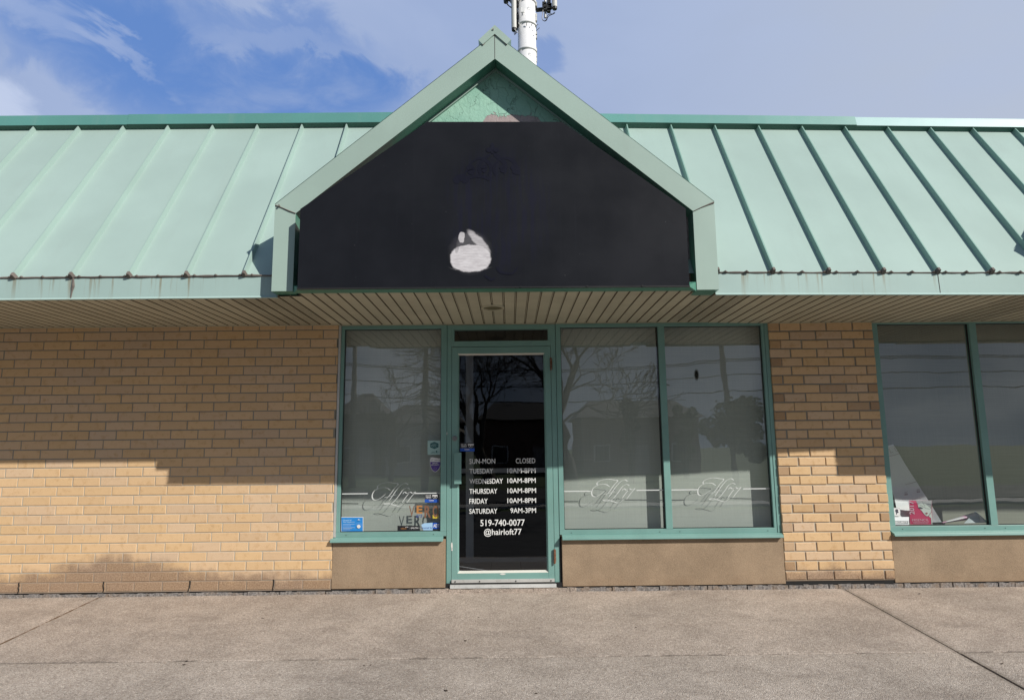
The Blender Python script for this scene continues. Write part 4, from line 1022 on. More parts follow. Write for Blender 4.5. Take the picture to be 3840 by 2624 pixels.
# ------------------------------------------------------------------ stickers on the glass (things of their own)
def px_rect(o, sc, x0, y0, x1, y1, y):
    a = at(o[0]+x0/sc, o[1]+y1/sc, y); b_ = at(o[0]+x1/sc, o[1]+y0/sc, y); return a.x, b_.x, a.z, b_.z
class Sticker:
    def __init__(s, name, label, cat, o, sc, rect, y=YG-0.004, group=None):
        s.o, s.sc, s.y = o, sc, y; x0_, x1_, z0_, z1_ = px_rect(o, sc, *rect, y)
        s.e = empty(name, ((x0_+x1_)/2, y, z0_)); tag(s.e, label, cat, group); s.r = (x0_, x1_, z0_, z1_); s.k = 0
    def P(s, x, y): q = at(s.o[0]+x/s.sc, s.o[1]+y/s.sc, s.y); return (q.x, q.z)
    def _done(s, mb, name, mat):
        o_ = mb.build(name, mat, None, origin=tuple(s.e.location)); o_.parent = s.e; o_.location = (0, 0, 0); s.k += 1; return o_
    def poly(s, name, pts, mat, thick=0.0005):
        mb = MB(); y = s.y-0.0007*s.k; mb.prism_y([s.P(*p) for p in pts][::-1], y-thick, y); return s._done(mb, name, mat)
    def rect(s, name, x0, y0, x1, y1, mat): return s.poly(name, [(x0, y0), (x1, y0), (x1, y1), (x0, y1)], mat)
    def text(s, body, x0, y0, x1, y1, mat, **k):
        y = s.y-0.0007*s.k-0.0006; a = s.P(x0, y1); b_ = s.P(x1, y0); mb = text_mesh(body, a[0], b_[0], a[1], b_[1], y, **k); return s._done(mb, 'lettering', mat)
    def strokes(s, name, L_, w, mat):
        mb = MB(); y = s.y-0.0007*s.k-0.0006
        for l in L_: ribbon(mb, [s.P(*p) for p in l], w*0.8, w, y, n=5)
        return s._done(mb, name, mat)
def circ(cx_, cy_, r, n=18, sx=1.0): return [(cx_+r*sx*math.cos(2*math.pi*i/n), cy_+r*math.sin(2*math.pi*i/n)) for i in range(n)]
C = {k: flat(k, c, 0.5, 0.02) for k, c in dict(pale_teal=(0.36, 0.54, 0.52), dark_teal=(0.012, 0.10, 0.11), sticker_white=(0.72, 0.72, 0.72), purple=(0.085, 0.045, 0.26), lavender=(0.5, 0.45, 0.62),
     sticker_black=(0.012, 0.012, 0.016), blue=(0.012, 0.085, 0.46), bright_blue=(0.02, 0.23, 0.62), pale_blue=(0.35, 0.55, 0.78), grey=(0.28, 0.30, 0.31), navy_text=(0.03, 0.06, 0.25),
     pink=(0.62, 0.03, 0.13), face_white=(0.70, 0.76, 0.72), hair_grey=(0.38, 0.39, 0.40), lip=(0.35, 0.10, 0.12), brown=(0.20, 0.10, 0.06), orange=(0.45, 0.20, 0.06), yellow=(0.60, 0.47, 0.04), paper=(0.80, 0.83, 0.85), pinkpaper=(0.70, 0.50, 0.60), ink=(0.06, 0.06, 0.08), light_line=(0.45, 0.62, 0.82), paleglass=(0.50, 0.56, 0.60)).items()}
o1 = (1500, 1600); sc1 = 1588/200
s = Sticker('window_sticker', 'square pale teal sticker with dark hexagon reading SAFE on the narrow window', 'sticker', o1, sc1, (820, 408, 1232, 828))
s.rect('backing', 820, 408, 1232, 828, C['pale_teal']); s.poly('hexagon', [(1022, 445), (1146, 495), (1146, 605), (1022, 657), (900, 605), (900, 495)], C['dark_teal'])
s.text('SAFE', 920, 530, 1068, 575, C['pale_teal'], bold=0.01); s.text('*', 1082, 530, 1118, 566, C['pale_teal'], bold=0.03); s.rect('line_mark', 960, 496, 1085, 506, C['pale_teal']); s.rect('line_mark', 950, 588, 1100, 594, C['pale_teal'])
s.poly('round_mark', circ(1090, 735, 26), C['dark_teal']); s.rect('line_mark', 945, 740, 1040, 750, C['dark_teal']); s.rect('line_mark', 910, 782, 1140, 788, C['dark_teal']); s.text('Y', 1140, 725, 1170, 750, C['dark_teal'])
s = Sticker('window_sticker', 'white and purple shield sticker with a torn top reading SMART SECURITY, below the SAFE sticker', 'sticker', o1, sc1, (895, 900, 1218, 1348))
s.poly('backing', [(905, 930), (935, 905), (975, 903), (1010, 915), (1070, 925), (1110, 922), (1135, 940), (1180, 935), (1212, 950), (1220, 1010), (1212, 1120), (1185, 1220), (1130, 1300), (1045, 1350), (965, 1300), (920, 1220), (893, 1110), (895, 1010)], C['sticker_white'])
s.poly('shield', [(905, 1042), (1205, 1042), (1202, 1120), (1175, 1215), (1120, 1290), (1045, 1335), (975, 1290), (930, 1215), (905, 1115)], C['purple'])
s.text('TELUS', 1025, 975, 1185, 1006, C['ink'], bold=0.01); s.strokes('swirl', [[(925, 995), (960, 975), (1000, 968)], [(935, 1008), (970, 1000), (990, 985)]], 0.0012, C['ink'])
s.text('SMART', 965, 1062, 1140, 1098, C['sticker_white'], bold=0.02); s.text('SECURITY', 925, 1110, 1172, 1150, C['sticker_white'], bold=0.02)
s.strokes('emblem', [[(1045, 1205), (1085, 1220), (1082, 1265), (1045, 1295), (1010, 1265), (1008, 1220), (1045, 1205)], [(1025, 1230), (1050, 1250), (1070, 1270)]], 0.0012, C['lavender'])
def video(o, sc, r, ysp, lab):
    x0_, y0_, x1_, y1_ = r; W_ = x1_-x0_; H_ = y1_-y0_
    fx = lambda t: x0_+W_*t; fy = lambda t: y0_+H_*t
    s = Sticker('window_sticker', lab, 'sticker', o, sc, r, y=ysp)
    s.rect('backing', x0_, y0_, x1_, y1_, C['sticker_black']); s.rect('blue_band', x0_, fy(.64), x1_, y1_, C['blue'])
    s.text('24 HR', fx(.06), fy(.12), fx(.46), fy(.27), C['sticker_white'], bold=0.01); s.text('VIDEO', fx(.06), fy(.31), fx(.46), fy(.47), C['sticker_white'], bold=0.02)
    s.text('SURVEILLANCE', fx(.06), fy(.51), fx(.46), fy(.58), C['sticker_white']); s.text('LOREX', fx(.31), fy(.70), fx(.66), fy(.83), C['sticker_white'], bold=0.03)
    s.rect('dome_top', fx(.54), fy(.13), fx(.94), fy(.27), C['sticker_white']); s.strokes('dome', [[(fx(.57), fy(.28)), (fx(.60), fy(.43)), (fx(.74), fy(.56)), (fx(.88), fy(.43)), (fx(.91), fy(.28))]], 0.0025, C['sticker_white'])
    s.poly('lens_dot', circ(fx(.74), fy(.36), W_*.04, 10), C['sticker_white'])
o2 = (1480, 1800); sc2 = 1588/220
video(o2, sc2, (815, 365, 1192, 600), YG-0.004, 'black and blue 24 HR VIDEO sticker low on the narrow window left of the door')
video((1660, 1600), 3.452, (225, 207, 412, 317), 0.0465, 'black and blue 24 HR VIDEO sticker on the door glass above the handle')
s = Sticker('window_letters', 'big photo-printed letters VERO in brown, black and yellow on the narrow window', 'lettering', o2, sc2, (345, 665, 1195, 1060))
s.text('V', 385, 690, 540, 980, C['brown'], bold=0.0); s.text('E', 592, 680, 752, 900, C['orange'], bold=0.03); s.text('R', 805, 680, 985, 1010, C['brown'], bold=0.03)
s.rect('yellow_block', 1030, 935, 1185, 1030, C['yellow']); s.text('O', 1028, 675, 1190, 1000, C['brown'], bold=0.03); s.text('era', 585, 925, 745, 1005, C['navy_text'], shear=0.3)
s = Sticker('window_sticker', 'long black strip sticker reading SALON along the bottom of the narrow window', 'sticker', o2, sc2, (75, 1228, 700, 1368))
s.poly('backing', [(75, 1228), (648, 1228), (700, 1368), (75, 1368)], C['sticker_black']); s.text('SALON', 435, 1265, 637, 1312, C['sticker_white'], bold=0.01); s.rect('divider', 398, 1255, 402, 1325, C['grey'])
s.text('VERO', 160, 1285, 320, 1328, C['orange']); s.text('K-PAK', 290, 1252, 372, 1274, C['sticker_white'], bold=0.03)
s = Sticker('window_sticker', 'pale sticker reading secured by with a bright blue square, bottom right of the narrow window', 'sticker', o2, sc2, (705, 1145, 1212, 1360))
s.poly('backing', [(720, 1200), (800, 1160), (1030, 1145), (1030, 1352), (780, 1352)], C['pale_blue']); s.text('secured by', 705, 1258, 1025, 1320, C['navy_text'], shear=0.25, bold=0.01)
s.rect('blue_square', 1032, 1145, 1212, 1312, C['blue']); s.text('ADT', 1045, 1180, 1208, 1272, C['sticker_white'], bold=0.03)
s = Sticker('window_sticker', 'blue Check it sticker in the bottom left corner of the narrow window', 'sticker', (1240, 1600), 3.308, (128, 1116, 405, 1298))
s.rect('border', 128, 1116, 405, 1298, C['sticker_white']); s.rect('backing', 134, 1122, 399, 1292, C['bright_blue'])
s.text('Check it!', 150, 1146, 258, 1166, C['pale_blue'], bold=0.03); s.text('We inspect it.', 150, 1170, 302, 1192, C['pale_blue'], bold=0.03)
for k, (yy, xx) in enumerate(((1205, 298), (1222, 255), (1245, 300), (1256, 268), (1271, 245))): s.rect('small_print', 150, yy, xx, yy+4, C['light_line'])
s.poly('round_mark', circ(350, 1233, 23), C['sticker_white']); s.strokes('rings', [circ(350, 1233, r)[10:]+circ(350, 1233, r)[:2] for r in (34, 46)], 0.0008, C['light_line'])
s.rect('line_mark', 332, 1152, 372, 1156, C['light_line']); s.poly('small_logo', circ(351, 1146, 8), C['light_line'])
# far right window
o3 = (3280, 1640); sc3 = 1906/480
s = Sticker('window_sticker', 'white and grey SECURITY sticker in the corner beside the brick pillar', 'sticker', o3, sc3, (278, 1180, 510, 1297))
s.rect('border', 278, 1180, 510, 1297, C['paper']); s.rect('band', 288, 1238, 500, 1287, C['grey']); s.text('SECURITY', 300, 1246, 488, 1277, C['sticker_white'], bold=0.03)
s = Sticker('window_sticker', 'small square white sticker with a black animal mark, above the SECURITY sticker', 'sticker', o3, sc3, (272, 1043, 382, 1172))
s.rect('border', 272, 1043, 382, 1172, C['sticker_white']); s.strokes('frame_line', [[(280, 1052), (368, 1052), (375, 1155), (284, 1155), (280, 1052)]], 0.0012, C['ink'])
s.poly('dark_mark', [(305, 1075), (325, 1062), (350, 1072), (345, 1095), (358, 1108), (345, 1122), (332, 1118), (328, 1145), (318, 1140), (320, 1110), (302, 1100), (312, 1090)], C['ink'])
s = Sticker('poster', 'crimson 2017 poster card with a line-drawn face, standing on the sill', 'poster', o3, sc3, (512, 936, 858, 1292), y=YG+0.035)
s.poly('card', [(512, 936), (850, 936), (858, 1292), (528, 1292)], C['pink'])
s.poly('hair', [(615, 937), (848, 937), (848, 1110), (800, 1130), (700, 1050), (640, 1000)], C['hair_grey'])
s.poly('face', [(640, 985), (690, 975), (760, 990), (838, 1060), (835, 1110), (800, 1160), (775, 1170), (735, 1140), (690, 1080), (650, 1040)], C['face_white'])
s.poly('neck', [(800, 1165), (845, 1110), (858, 1290), (845, 1290), (838, 1200)], C['face_white'])
s.strokes('drawing', [[(640, 985), (690, 1010), (740, 1040), (800, 1060), (838, 1050), (835, 1000), (790, 990), (750, 1010)], [(700, 940), (720, 980), (745, 1020)], [(650, 1040), (700, 1060), (715, 1052)], [(690, 1080), (735, 1140), (775, 1170), (810, 1155), (838, 1105)]], 0.002, C['ink'])
s.poly('eye', [(640, 1040), (675, 1030), (718, 1050), (680, 1062)], C['ink']); s.poly('lips', [(748, 1120), (775, 1113), (790, 1128), (768, 1145)], C['lip'])
s.text('2017', 515, 940, 572, 1142, C['pinkpaper'], rot90=True, bold=0.02); s.text('MISENCIL', 552, 1206, 798, 1242, C['pinkpaper']); s.rect('small_print', 560, 1252, 800, 1256, C['pinkpaper']); s.rect('small_print', 570, 1268, 790, 1272, C['pinkpaper'])
# tall curling white poster leaning in the corner
e = empty('curled_poster', tuple(at(3420, 1960, 0.15))); tag(e, 'tall curling white poster leaning in the window corner behind the crimson card', 'poster')
Lf = [(180, 125), (195, 330), (215, 520), (238, 700), (262, 800), (300, 930), (322, 1040), (345, 1160), (420, 1275)]
Rt = [(275, 100), (345, 205), (440, 370), (540, 530), (620, 650), (700, 780), (790, 920), (890, 1080), (1000, 1258)]
Lf = catmull(Lf, 4); Rt = catmull(Rt, 4); mb = MB(); nn = 8; rows = []
for i, (l, r_) in enumerate(zip(Lf, Rt)):
    t = i/(len(Lf)-1); row = []
    for k in range(nn+1):
        u_ = k/nn; x_ = l[0]+(r_[0]-l[0])*u_; y_ = l[1]+(r_[1]-l[1])*u_
        dep = 0.24-0.13*t+0.05*math.sin(t*3.1)+0.05*math.sin(u_*math.pi)*t-0.02*math.cos(t*6)
        row.append(at(o3[0]+x_/sc3, o3[1]+y_/sc3, dep))
    rows.append(row)
for i in range(len(rows)-1):
    for k in range(nn): mb.face([rows[i+1][k], rows[i+1][k+1], rows[i][k+1], rows[i][k]])
o_ = mb.build('sheet', C['paper'], None, smooth=True, origin=tuple(e.location)); o_.parent = e; o_.location = (0, 0, 0)
mb = MB()
def sp(x_, y_, d=0.0):
    # point on the sheet, a hair in front
    best = min((abs((q-e.location).length), 0) for q in rows[0]); t = (y_-112)/(1266-112); i = max(0, min(len(rows)-1, int(t*(len(rows)-1)))); 
    l, r_ = Lf[i], Rt[i]; u_ = max(0, min(1, (x_-l[0])/(r_[0]-l[0]))); dep = 0.24-0.13*t+0.05*math.sin(t*3.1)+0.05*math.sin(u_*math.pi)*t-0.02*math.cos(t*6)
    q = at(o3[0]+x_/sc3, o3[1]+y_/sc3, dep-0.006); return q
for L_ in ([(215, 165), (238, 225), (275, 215)], [(292, 150), (322, 208), (345, 200)], [(190, 282), (290, 262), (375, 236)], [(455, 700), (540, 680), (625, 655)], [(560, 922), (660, 900), (750, 882)]):
    for a, b2 in zip(L_, L_[1:]): mb.tube([sp(*a), sp(*b2)], 0.0011, 4)
for (cx_, cy_) in ((468, 810), (650, 770)):
    for k in range(4): mb.tube([sp(cx_-22, cy_+k*14), sp(cx_+24, cy_-6+k*14)], 0.0010 if k < 3 else 0.003, 4)
o_ = mb.build('printed_lines', flat('print_ink', (0.22, 0.08, 0.14)), None, origin=tuple(e.location)); o_.parent = e; o_.location = (0, 0, 0)
e = empty('rolled_poster', tuple(at(3590, 1962, 0.17))); tag(e, 'rolled pink and white poster lying on the sill at right of the crimson card', 'poster')
A = at(o3[0]+1005/sc3, o3[1]+1268/sc3, 0.13); Bp = at(o3[0]+1470/sc3, o3[1]+1165/sc3, 0.17); mb = MB(); n = 14
for i in range(n):
    t0, t1 = i/n, (i+1)/n
    for j in range(18):
        a0, a1 = j*2*math.pi/20, (j+1)*2*math.pi/20
        def cp(t, a): r_ = 0.006+0.022*t; return A.lerp(Bp, t)+Vector((0.3*r_*math.cos(a), -r_*math.cos(a), r_*math.sin(a)))
        mb.face([cp(t0, a0), cp(t1, a0), cp(t1, a1), cp(t0, a1)])
def roll_mat():
    mt, N, b = newmat('pink_print'); v = N.objvec(); c = N.mix(N.ramp(N.noise(v, 14, 3, 0.5), 0.42, 0.6), (0.66, 0.66, 0.68), (0.62, 0.32, 0.48)); N.put(b.inputs['Base Color'], c); b.inputs['Roughness'].default_value = 0.4; return mt
o_ = mb.build('roll', roll_mat(), None, smooth=True, origin=tuple(e.location)); o_.parent = e; o_.location = (0, 0, 0)
mb = MB(); q = lambda x_, y_, d: at(o3[0]+x_/sc3, o3[1]+y_/sc3, d)
mb.face([q(1330, 1275, .10), q(1690, 1262, .10), q(1600, 1180, .13), (q(1500, 1095, .17))]); mb.face([q(1575, 1255, .095), q(1650, 1252, .095), q(1552, 1140, .12)], 1)
o_ = mb.build('loose_sheet', [C['paleglass'], C['sticker_white']], None, origin=tuple(e.location)); o_.parent = e; o_.location = (0, 0, 0)

# ------------------------------------------------------------------ cell tower behind the building
TY = 25.0
def tw(x, y, d=TY): return at(x, y, d)
T = empty('cell_tower', (1.6, TY, GZ)); tag(T, 'white flanged steel cell tower with antenna panels rising behind the gable', 'tower')
def tbs(mb, name, mat, **k):
    for o_ in split(mb, name, mat, None, origin=tuple(T.location), **k): o_.parent = T; o_.location = (0, 0, 0)
def tb(mb, name, mat, **k): o_ = mb.build(name, mat, None, origin=tuple(T.location), **k); o_.parent = T; o_.location = (0, 0, 0); return o_
cxp = 1.602
mb = MB(); mb.tube([(cxp, TY, GZ), (cxp, TY, 27)], [0.56, 0.435], 40); tb(mb, 'pole', M['white'], smooth=True)
for z in (16.0, 18.5, 21.02, 22.44, 23.72, 25.2):
    mb = MB(); mb.tube([(cxp, TY, z-0.11), (cxp, TY, z-0.10), (cxp, TY, z+0.02), (cxp, TY, z+0.03)], [0.46, 0.50, 0.50, 0.46], 40, cap=False); tb(mb, 'flange', M['white'], smooth=True)
for (px, py) in ((1975, 97), (1991, 99), (1953, 99), (2006, 103), (2010, 117), (1943, 124)):
    p = tw(px, py, TY-0.5); mb = MB(); a = (px-1976)/34
    mb.tube([p, p+Vector((a*0.18, -0.05, 0.14))], 0.018, 5); tb(mb, 'step_bolt', M['steel'])
p = tw(1960, 38, TY-0.52); mb = MB(); mb.box(p.x-0.09, p.x+0.09, p.y-0.03, p.y+0.05, p.z-0.13, p.z+0.13); tb(mb, 'label_plate', M['white'])
for (px, py) in ((1988, 27), (1991, 200)):
    p = tw(px, py, TY-0.49); mb = MB(); r_ = 0.09
    pts = [(p.x-r_, p.y, p.z-.05), (p.x+r_, p.y, p.z-.05), (p.x+r_, p.y, p.z+.05), (p.x-r_, p.y, p.z+.05), (p.x-r_, p.y, p.z-.05)]; mb.tube(pts, 0.008, 4); tb(mb, 'hand_hole', M['panelwhite'])
for i, py in enumerate((20, 62, 75, 130, 140, 190, 210, 228)):
    p = tw(2011.5, py, TY-0.05); mb = MB(); mb.box(p.x-0.05, p.x+0.03, p.y-0.1, p.y+0.1, p.z-0.10, p.z+0.10); tb(mb, 'cable_clamp', M['panelwhite'])
def panel(px0, px1, py0, py1, d, mat):
    a, b_ = tw(px0, py1, d), tw(px1, py0, d); mb = MB(); xm, r_ = (a.x+b_.x)/2, (b_.x-a.x)/2
    mb.tube([(xm, d, a.z), (xm, d, b_.z)], r_, 14); mb.tube([(xm, d, a.z-0.12), (xm, d, a.z)], [r_*0.9, r_], 14, mi=1); tb(mb, 'antenna_panel', [mat, M['black']])
panel(1918, 1934, -180, 108, TY-0.3, M['panelwhite']); panel(2070.5, 2085.5, -160, 28, TY-0.3, M['panelwhite']); panel(1888, 1905, -200, 3, TY+0.3, M['panelwhite'])
mb = MB()
for (a, b_, r_) in (((1937, -60), (1938, 114), .05), ((1928, -40), (1929, 42), .05), ((2045, -60), (2045, 68), .06), ((2058, -60), (2058, 40), .05), ((1916, -30), (1917, 12), .05)):
    mb.tube([tw(*a, TY-0.1), tw(*b_, TY-0.1)], r_, 8)
tbs(mb, 'mast_pipe', M['steel'])
mb = MB(); mb.tube([tw(2008, 36, TY), tw(2075, 30, TY-0.1)], 0.07, 6); mb.tube([tw(2010, 40, TY), tw(2040, 37, TY)], 0.09, 6); mb.tube([tw(1952, 20, TY), tw(1925, 0, TY)], 0.05, 6); mb.tube([tw(1948, 22, TY), tw(1890, -8, TY+0.2)], 0.06, 6)
tbs(mb, 'bracket_arm', M['black'])
mb = MB(); random.seed(4)
for k in range(16):
    p = tw(random.uniform(1930, 1941), random.uniform(0, 112), TY-0.15); mb.box(p.x-0.08, p.x+0.07, p.y-.1, p.y+.1, p.z-random.uniform(.05, .14), p.z+0.05)
for k in range(11):
    p = tw(random.choice([2045, 2058, 2062, 2040]), random.uniform(8, 42), TY-0.15); mb.box(p.x-0.09, p.x+0.09, p.y-.1, p.y+.1, p.z-.07, p.z+.09)
tbs(mb, 'mount_clamp', M['black'])
mb = MB()
for L_ in ([(2077, 48), (2074, 53), (2062, 54), (2052, 60), (2050, 72), (2043, 79), (2036, 77), (2033, 66), (2035, 50), (2036, 38)], [(2080, 46), (2078, 52), (2066, 57), (2055, 64), (2050, 76), (2042, 81)], [(1898, 8), (1902, 18), (1912, 27), (1920, 33)], [(1900, 10), (1908, 22), (1918, 28)], [(1927, 118), (1930, 131), (1936, 122)], [(1931, 118), (1934, 128), (1938, 120)]):
    pts = catmull([tuple(tw(x_, y_, TY-0.3)) for x_, y_ in L_], 5); mb.tube(pts, 0.018, 5)
tbs(mb, 'cable', M['black'])

# ------------------------------------------------------------------ across the street, seen reflected in the panes
MIR = 2*YG
def back(px, py, d):
    """point behind the photographer whose mirror image in the panes shows at a photo pixel, d metres off"""
    q_ = at(px, py, d); return Vector((q_.x, MIR-d, q_.z))
M['bark'] = paint('grey_bark', (0.055, 0.047, 0.04), 0.95, 0.3, 0.4, bump=0.5, bscale=30)
M['wire'] = paint('wire_sheath', (0.02, 0.02, 0.02), 1.0, spec=0.0)
M['pole_wood'] = paint('weathered_pole', (0.13, 0.115, 0.10), 0.9, 0.2, 0.3)
M['budding'] = paint('budding_twigs', (0.075, 0.075, 0.035), 0.9, 0.3)
def leafm(name, col):
    mt, N, b = newmat(name); c = N.mix(N.noise(N.objvec(), 3, 3, 0.6), tuple(q*0.5 for q in col), tuple(q*1.4 for q in col)); N.put(b.inputs['Base Color'], c); b.inputs['Roughness'].default_value = 0.8; return mt
M['leaf'] = leafm('spring_leaves', (0.09, 0.11, 0.035)); M['needles'] = leafm('dark_needles', (0.03, 0.05, 0.025))
def bare_tree(base, h, seed, label, spread=1.0, lean=0.0, levels=5, trunk=0.28, up=0.35):
    rnd = random.Random(seed); t = empty('bare_tree', tuple(base)); tag(t, label, 'tree', 'trees across the street')
    tr = MB(); cr = MB()
    def grow(p, d, l, r_, lv):
        n = 4 if lv < 3 else 3; pts = [p]; q_ = p.copy(); dd = d.copy()
        for i in range(n):
            dd = (dd+Vector((rnd.gauss(0, .13), rnd.gauss(0, .13), rnd.gauss(0, .08)+0.03))).normalized(); q_ = q_+dd*(l/n); pts.append(q_.copy())
        r1 = max(r_*0.62, 0.012); rs = [r_+(r1-r_)*i/n for i in range(n+1)]
        (tr if lv == 0 else cr).tube(pts, rs, 8 if lv == 0 else (5 if lv < 2 else 3), cap=False)
        if lv >= levels: return
        k = rnd.choice([3, 4]) if lv < 2 else rnd.choice([3, 3, 4])
        for j in range(k):
            a = rnd.uniform(0, 2*math.pi); tilt = rnd.uniform(0.35, 0.95)*spread
            ax = dd.orthogonal().normalized(); ax.rotate(Matrix.Rotation(a, 3, dd)); nd = dd.copy(); nd.rotate(Matrix.Rotation(tilt, 3, ax))
            nd = (nd+Vector((0, 0, up*0.3))).normalized(); idx = n if j < 2 else rnd.randint(1, n)
            grow(pts[idx], nd, l*rnd.uniform(0.6, 0.82), r1*rnd.uniform(0.6, 0.8), lv+1)
    grow(Vector((0, 0, 0)), Vector((lean, 0, 1)).normalized(), h*0.26, trunk, 0)
    o_ = tr.build('trunk', M['bark'], t, smooth=True); o2_ = cr.build('crown', M['bark'], t, smooth=True)
    return t
def ground_at(px, d): q_ = back(px, 1690, d); return Vector((q_.x, q_.y, GZ))
bare_tree(ground_at(1835, 31), 13.5, 5, 'big bare tree across the street, mirrored in the door glass', 1.0, levels=6, trunk=0.38)
bare_tree(ground_at(2140, 17), 11.5, 12, 'wide bare tree across the street, mirrored in the pane right of the door', 1.15, 0.12, levels=6, trunk=0.33)
bare_tree(ground_at(1470, 34), 10.0, 21, 'smaller bare tree across the street, mirrored in the narrow window', 0.9, levels=5, trunk=0.18)
# larch-like tree with level drooping boughs
t = empty('larch', tuple(ground_at(1592, 24))); tag(t, 'tall larch with level boughs, mirrored in the narrow window', 'tree', 'trees across the street'); rnd = random.Random(7)
mb = MB(); mb.tube([(0, 0, 0), (0.02, 0, 4), (0, 0, 9.5)], [0.20, 0.15, 0.03], 8); mb.build('trunk', M['bark'], t, smooth=True); mb = MB()
for k in range(95):
    z = rnd.uniform(2.6, 9.2); a = rnd.uniform(0, 6.283); l = (9.8-z)*0.36+0.35; d = Vector((math.cos(a), math.sin(a), 0))
    P = [d*l*u+Vector((0, 0, z-0.16*l*math.sin(u*2.2))) for u in (0, .33, .66, 1)]; mb.tube(P, [0.035, 0.022, 0.014, 0.006], 3, cap=False)
    for m_ in range(9):
        u = rnd.uniform(0.25, 1); p0 = d*l*u+Vector((0, 0, z-0.16*l*math.sin(u*2.2))); sd = Vector((-d.y, d.x, 0))*rnd.choice([-1, 1])
        e_ = (sd*0.7+d*0.6+Vector((0, 0, rnd.uniform(-.4, .25)))).normalized()*rnd.uniform(.25, .75); mb.tube([p0, p0+e_*.5+Vector((0, 0, .02)), p0+e_], [0.01, 0.007, 0.004], 3, cap=False)
mb.build('crown', M['bark'], t, smooth=True)
def leafy(px0, px1, ptop, d, label, mat, n=1500, seed=1):
    rnd = random.Random(seed); g0, g1 = back(px0, 1690, d), back(px1, 1690, d); top = back((px0+px1)/2, ptop, d).z; c_ = Vector(((g0.x+g1.x)/2, g0.y, GZ)); rx = abs(g1.x-g0.x)/2; hh = top-GZ
    t = empty('leafy_tree', tuple(c_)); tag(t, label, 'tree', 'trees across the street')
    mb = MB(); mb.tube([(0, 0, 0), (0, 0, hh*0.6)], [0.16, 0.06], 7); mb.build('trunk', M['bark'], t); mb = MB()
    cl = [(Vector((rnd.uniform(-.65, .65)*rx, rnd.uniform(-.6, .6)*rx, hh*rnd.uniform(.25, .82))), rnd.uniform(.3, .5)*min(rx, hh*.5)) for _ in range(16)]
    for k in range(n):
        c0_, r_ = rnd.choice(cl); v = Vector((rnd.gauss(0, 1), rnd.gauss(0, 1), rnd.gauss(0, 1))).normalized()*r_*rnd.uniform(.6, 1.1); p = c0_+v
        s_ = rnd.uniform(.07, .17); a = Vector((rnd.gauss(0, 1), rnd.gauss(0, 1), rnd.gauss(0, 1))).normalized(); b_ = a.orthogonal().normalized(); mb.face([p+a*s_, p+b_*s_*.6, p-a*s_, p-b_*s_*.6])
    mb.build('crown', mat, t)
leafy(2640, 2860, 1400, 26, 'round tree in fresh yellow-green leaf, mirrored beside the brick pillar', M['leaf'], 3200, 2)
leafy(2520, 2620, 1478, 34, 'low green tree, mirrored in the pane beside the pillar', M['leaf'], 1400, 3)
leafy(2330, 2400, 1440, 30, 'narrow dark evergreen, mirrored in the pane right of the door', M['needles'], 1600, 4)
leafy(1380, 1500, 1500, 40, 'dark shrubby tree behind the house, mirrored in the narrow window', M['needles'], 1500, 6)
def utility_pole(px, d, top, label, lean=0.0):
    b_ = ground_at(px, d); hz = back(px, top, d).z; t = empty('utility_pole', tuple(b_)); tag(t, label, 'utility pole', 'utility poles across the street')
    mb = MB(); mb.tube([(0, 0, 0), (lean, 0, hz-GZ)], [0.16, 0.11], 10); mb.build('shaft', M['pole_wood'], t, smooth=True)
    mb = MB(); mb.box(-1.1+lean, 1.1+lean, -0.06, 0.06, hz-GZ-0.7, hz-GZ-0.58); mb.build('crossarm', M['pole_wood'], t); return t
utility_pole(1322, 27, 1190, 'grey utility pole mirrored at the left of the narrow window')
utility_pole(2752, 27, 1050, 'leaning utility pole mirrored beside the brick pillar', -0.5)
mb = MB()
for (z0_, dz_) in ((1345, 0), (1352, .0), (1405, 0), (1462, 0)):
    a = back(1322, z0_+18, 27); b_ = back(2752, z0_, 27); pts = [a.lerp(b_, i/14)+Vector((0, 0, -0.5*math.sin(math.pi*i/14))) for i in range(15)]
    a2 = a+(a-b_); c2 = b_+(b_-a); pts = [a2]+pts+[c2]
    m2 = MB(); m2.tube(pts, 0.022, 5); e = m2.build('overhead_wire', M['wire'], None); tag(e, 'thin black overhead wire strung between the poles across the street', 'wire', 'overhead wires across the street')
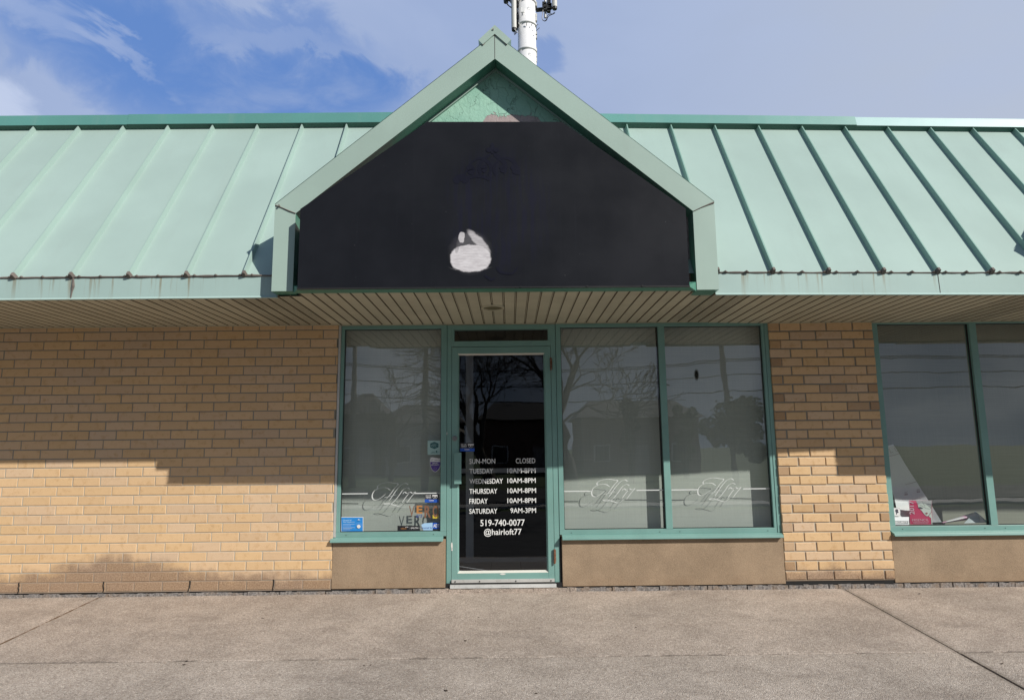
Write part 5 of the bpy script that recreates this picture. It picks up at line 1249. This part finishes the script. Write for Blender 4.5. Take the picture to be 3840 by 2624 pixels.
def house(px0, px1, peave, pridge, d, wallc, roofc, label, seed=0):
    a, b_ = back(px0, peave, d), back(px1, peave, d); x0_, x1_ = min(a.x, b_.x), max(a.x, b_.x); ze = a.z-GZ; zr = back(px0, pridge, d).z-GZ; W_ = x1_-x0_
    h_ = empty('house', ((x0_+x1_)/2, a.y, GZ)); tag(h_, label, 'house', 'houses across the street'); wm = paint('house_wall', wallc, 0.9, 0.1, 0.1); rm = paint('house_roof', roofc, 0.9, 0.2, 0.3)
    mb = MB(); mb.box(-W_/2, W_/2, -7, 0, 0, ze); mb.build('wall', wm, h_)
    mb = MB(); e_ = 0.4; mb.face([(-W_/2-e_, e_, ze-.1), (W_/2+e_, e_, ze-.1), (W_/2-1, -3.5, zr), (-W_/2+1, -3.5, zr)][::-1]); mb.face([(-W_/2-e_, -7-e_, ze-.1), (-W_/2+1, -3.5, zr), (W_/2-1, -3.5, zr), (W_/2+e_, -7-e_, ze-.1)][::-1])
    mb.face([(-W_/2-e_, e_, ze-.1), (-W_/2+1, -3.5, zr), (-W_/2-e_, -7-e_, ze-.1)]); mb.face([(W_/2+e_, e_, ze-.1), (W_/2+e_, -7-e_, ze-.1), (W_/2-1, -3.5, zr)]); mb.build('roof', rm, h_)
    k = max(2, int(W_/2.6))
    for i in range(k):
        xc_ = -W_/2+W_*(i+.5)/k; mb = MB(); w_ = .55
        if i == k//2: mb.box(xc_-.5, xc_+.5, 0, .05, 0, 2.05); mb.build('door', paint('house_door', (0.25, 0.22, 0.2), 0.6), h_)
        else:
            mb.box(xc_-w_-.08, xc_+w_+.08, 0, .06, .85, 2.1); o_ = mb.build('window', paint('house_trim', (0.6, 0.6, 0.58), 0.6), h_)
            mb = MB(); mb.box(xc_-w_, xc_+w_, 0.055, .07, .93, 2.02); mb.build('glass', M['black'], o_)
house(1270, 1410, 1545, 1462, 46, (0.13, 0.10, 0.085), (0.055, 0.05, 0.05), 'dark brick house mirrored at the left of the narrow window')
house(1440, 1720, 1580, 1510, 44, (0.30, 0.29, 0.27), (0.09, 0.085, 0.08), 'pale house mirrored low in the narrow window')
house(1800, 2090, 1570, 1500, 46, (0.12, 0.075, 0.055), (0.06, 0.055, 0.05), 'red brick house mirrored in the door glass')
house(2180, 2620, 1560, 1490, 42, (0.17, 0.12, 0.09), (0.07, 0.065, 0.062), 'brown brick bungalow mirrored right of the door')

# ------------------------------------------------------------------ leaf litter on the pavement
leafd = flat('dead_leaf', (0.05, 0.035, 0.025), 0.9, 0.2); random.seed(19)
for (px_, py_, w_) in ((1672, 2589, .016), (1745, 2402, .012), (1795, 2315, .010), (1365, 2496, .008), (1390, 2494, .007), (985, 2318, .010), (2385, 2352, .009), (3448, 2226, .012), (3758, 2488, .010), (690, 2492, .012), (2010, 2600, .008), (700, 2478, .009)):
    d_ = _r*((px_-CX)/F_PX)-_u*((py_-CY)/F_PX)+_f; t_ = (-0.048-CAM.z)/(d_.z-0.0)
    for _k in range(6): p_ = CAM+d_*t_; t_ = (gz(p_.y)-CAM.z)/d_.z
    p_ = CAM+d_*t_; n_ = 9; an = random.uniform(0, 3); mb = MB()
    ring = [(w_*(1+.25*random.random())*math.cos(i*2*math.pi/n_), w_*.6*(1+.3*random.random())*math.sin(i*2*math.pi/n_)) for i in range(n_)]
    ring = [(a*math.cos(an)-b*math.sin(an), a*math.sin(an)+b*math.cos(an)) for a, b in ring]
    for i in range(n_): a, b = ring[i], ring[(i+1) % n_]; mb.face([(0, 0, 0.006), (a[0], a[1], 0.002+.003*(i % 2)), (b[0], b[1], 0.002+.003*((i+1) % n_ % 2))])
    o_ = mb.build('dead_leaf', leafd, None); o_.location = p_; tag(o_, 'small dark dead leaf fragment lying on the concrete pavement', 'leaf', 'leaf fragments scattered on the pavement')
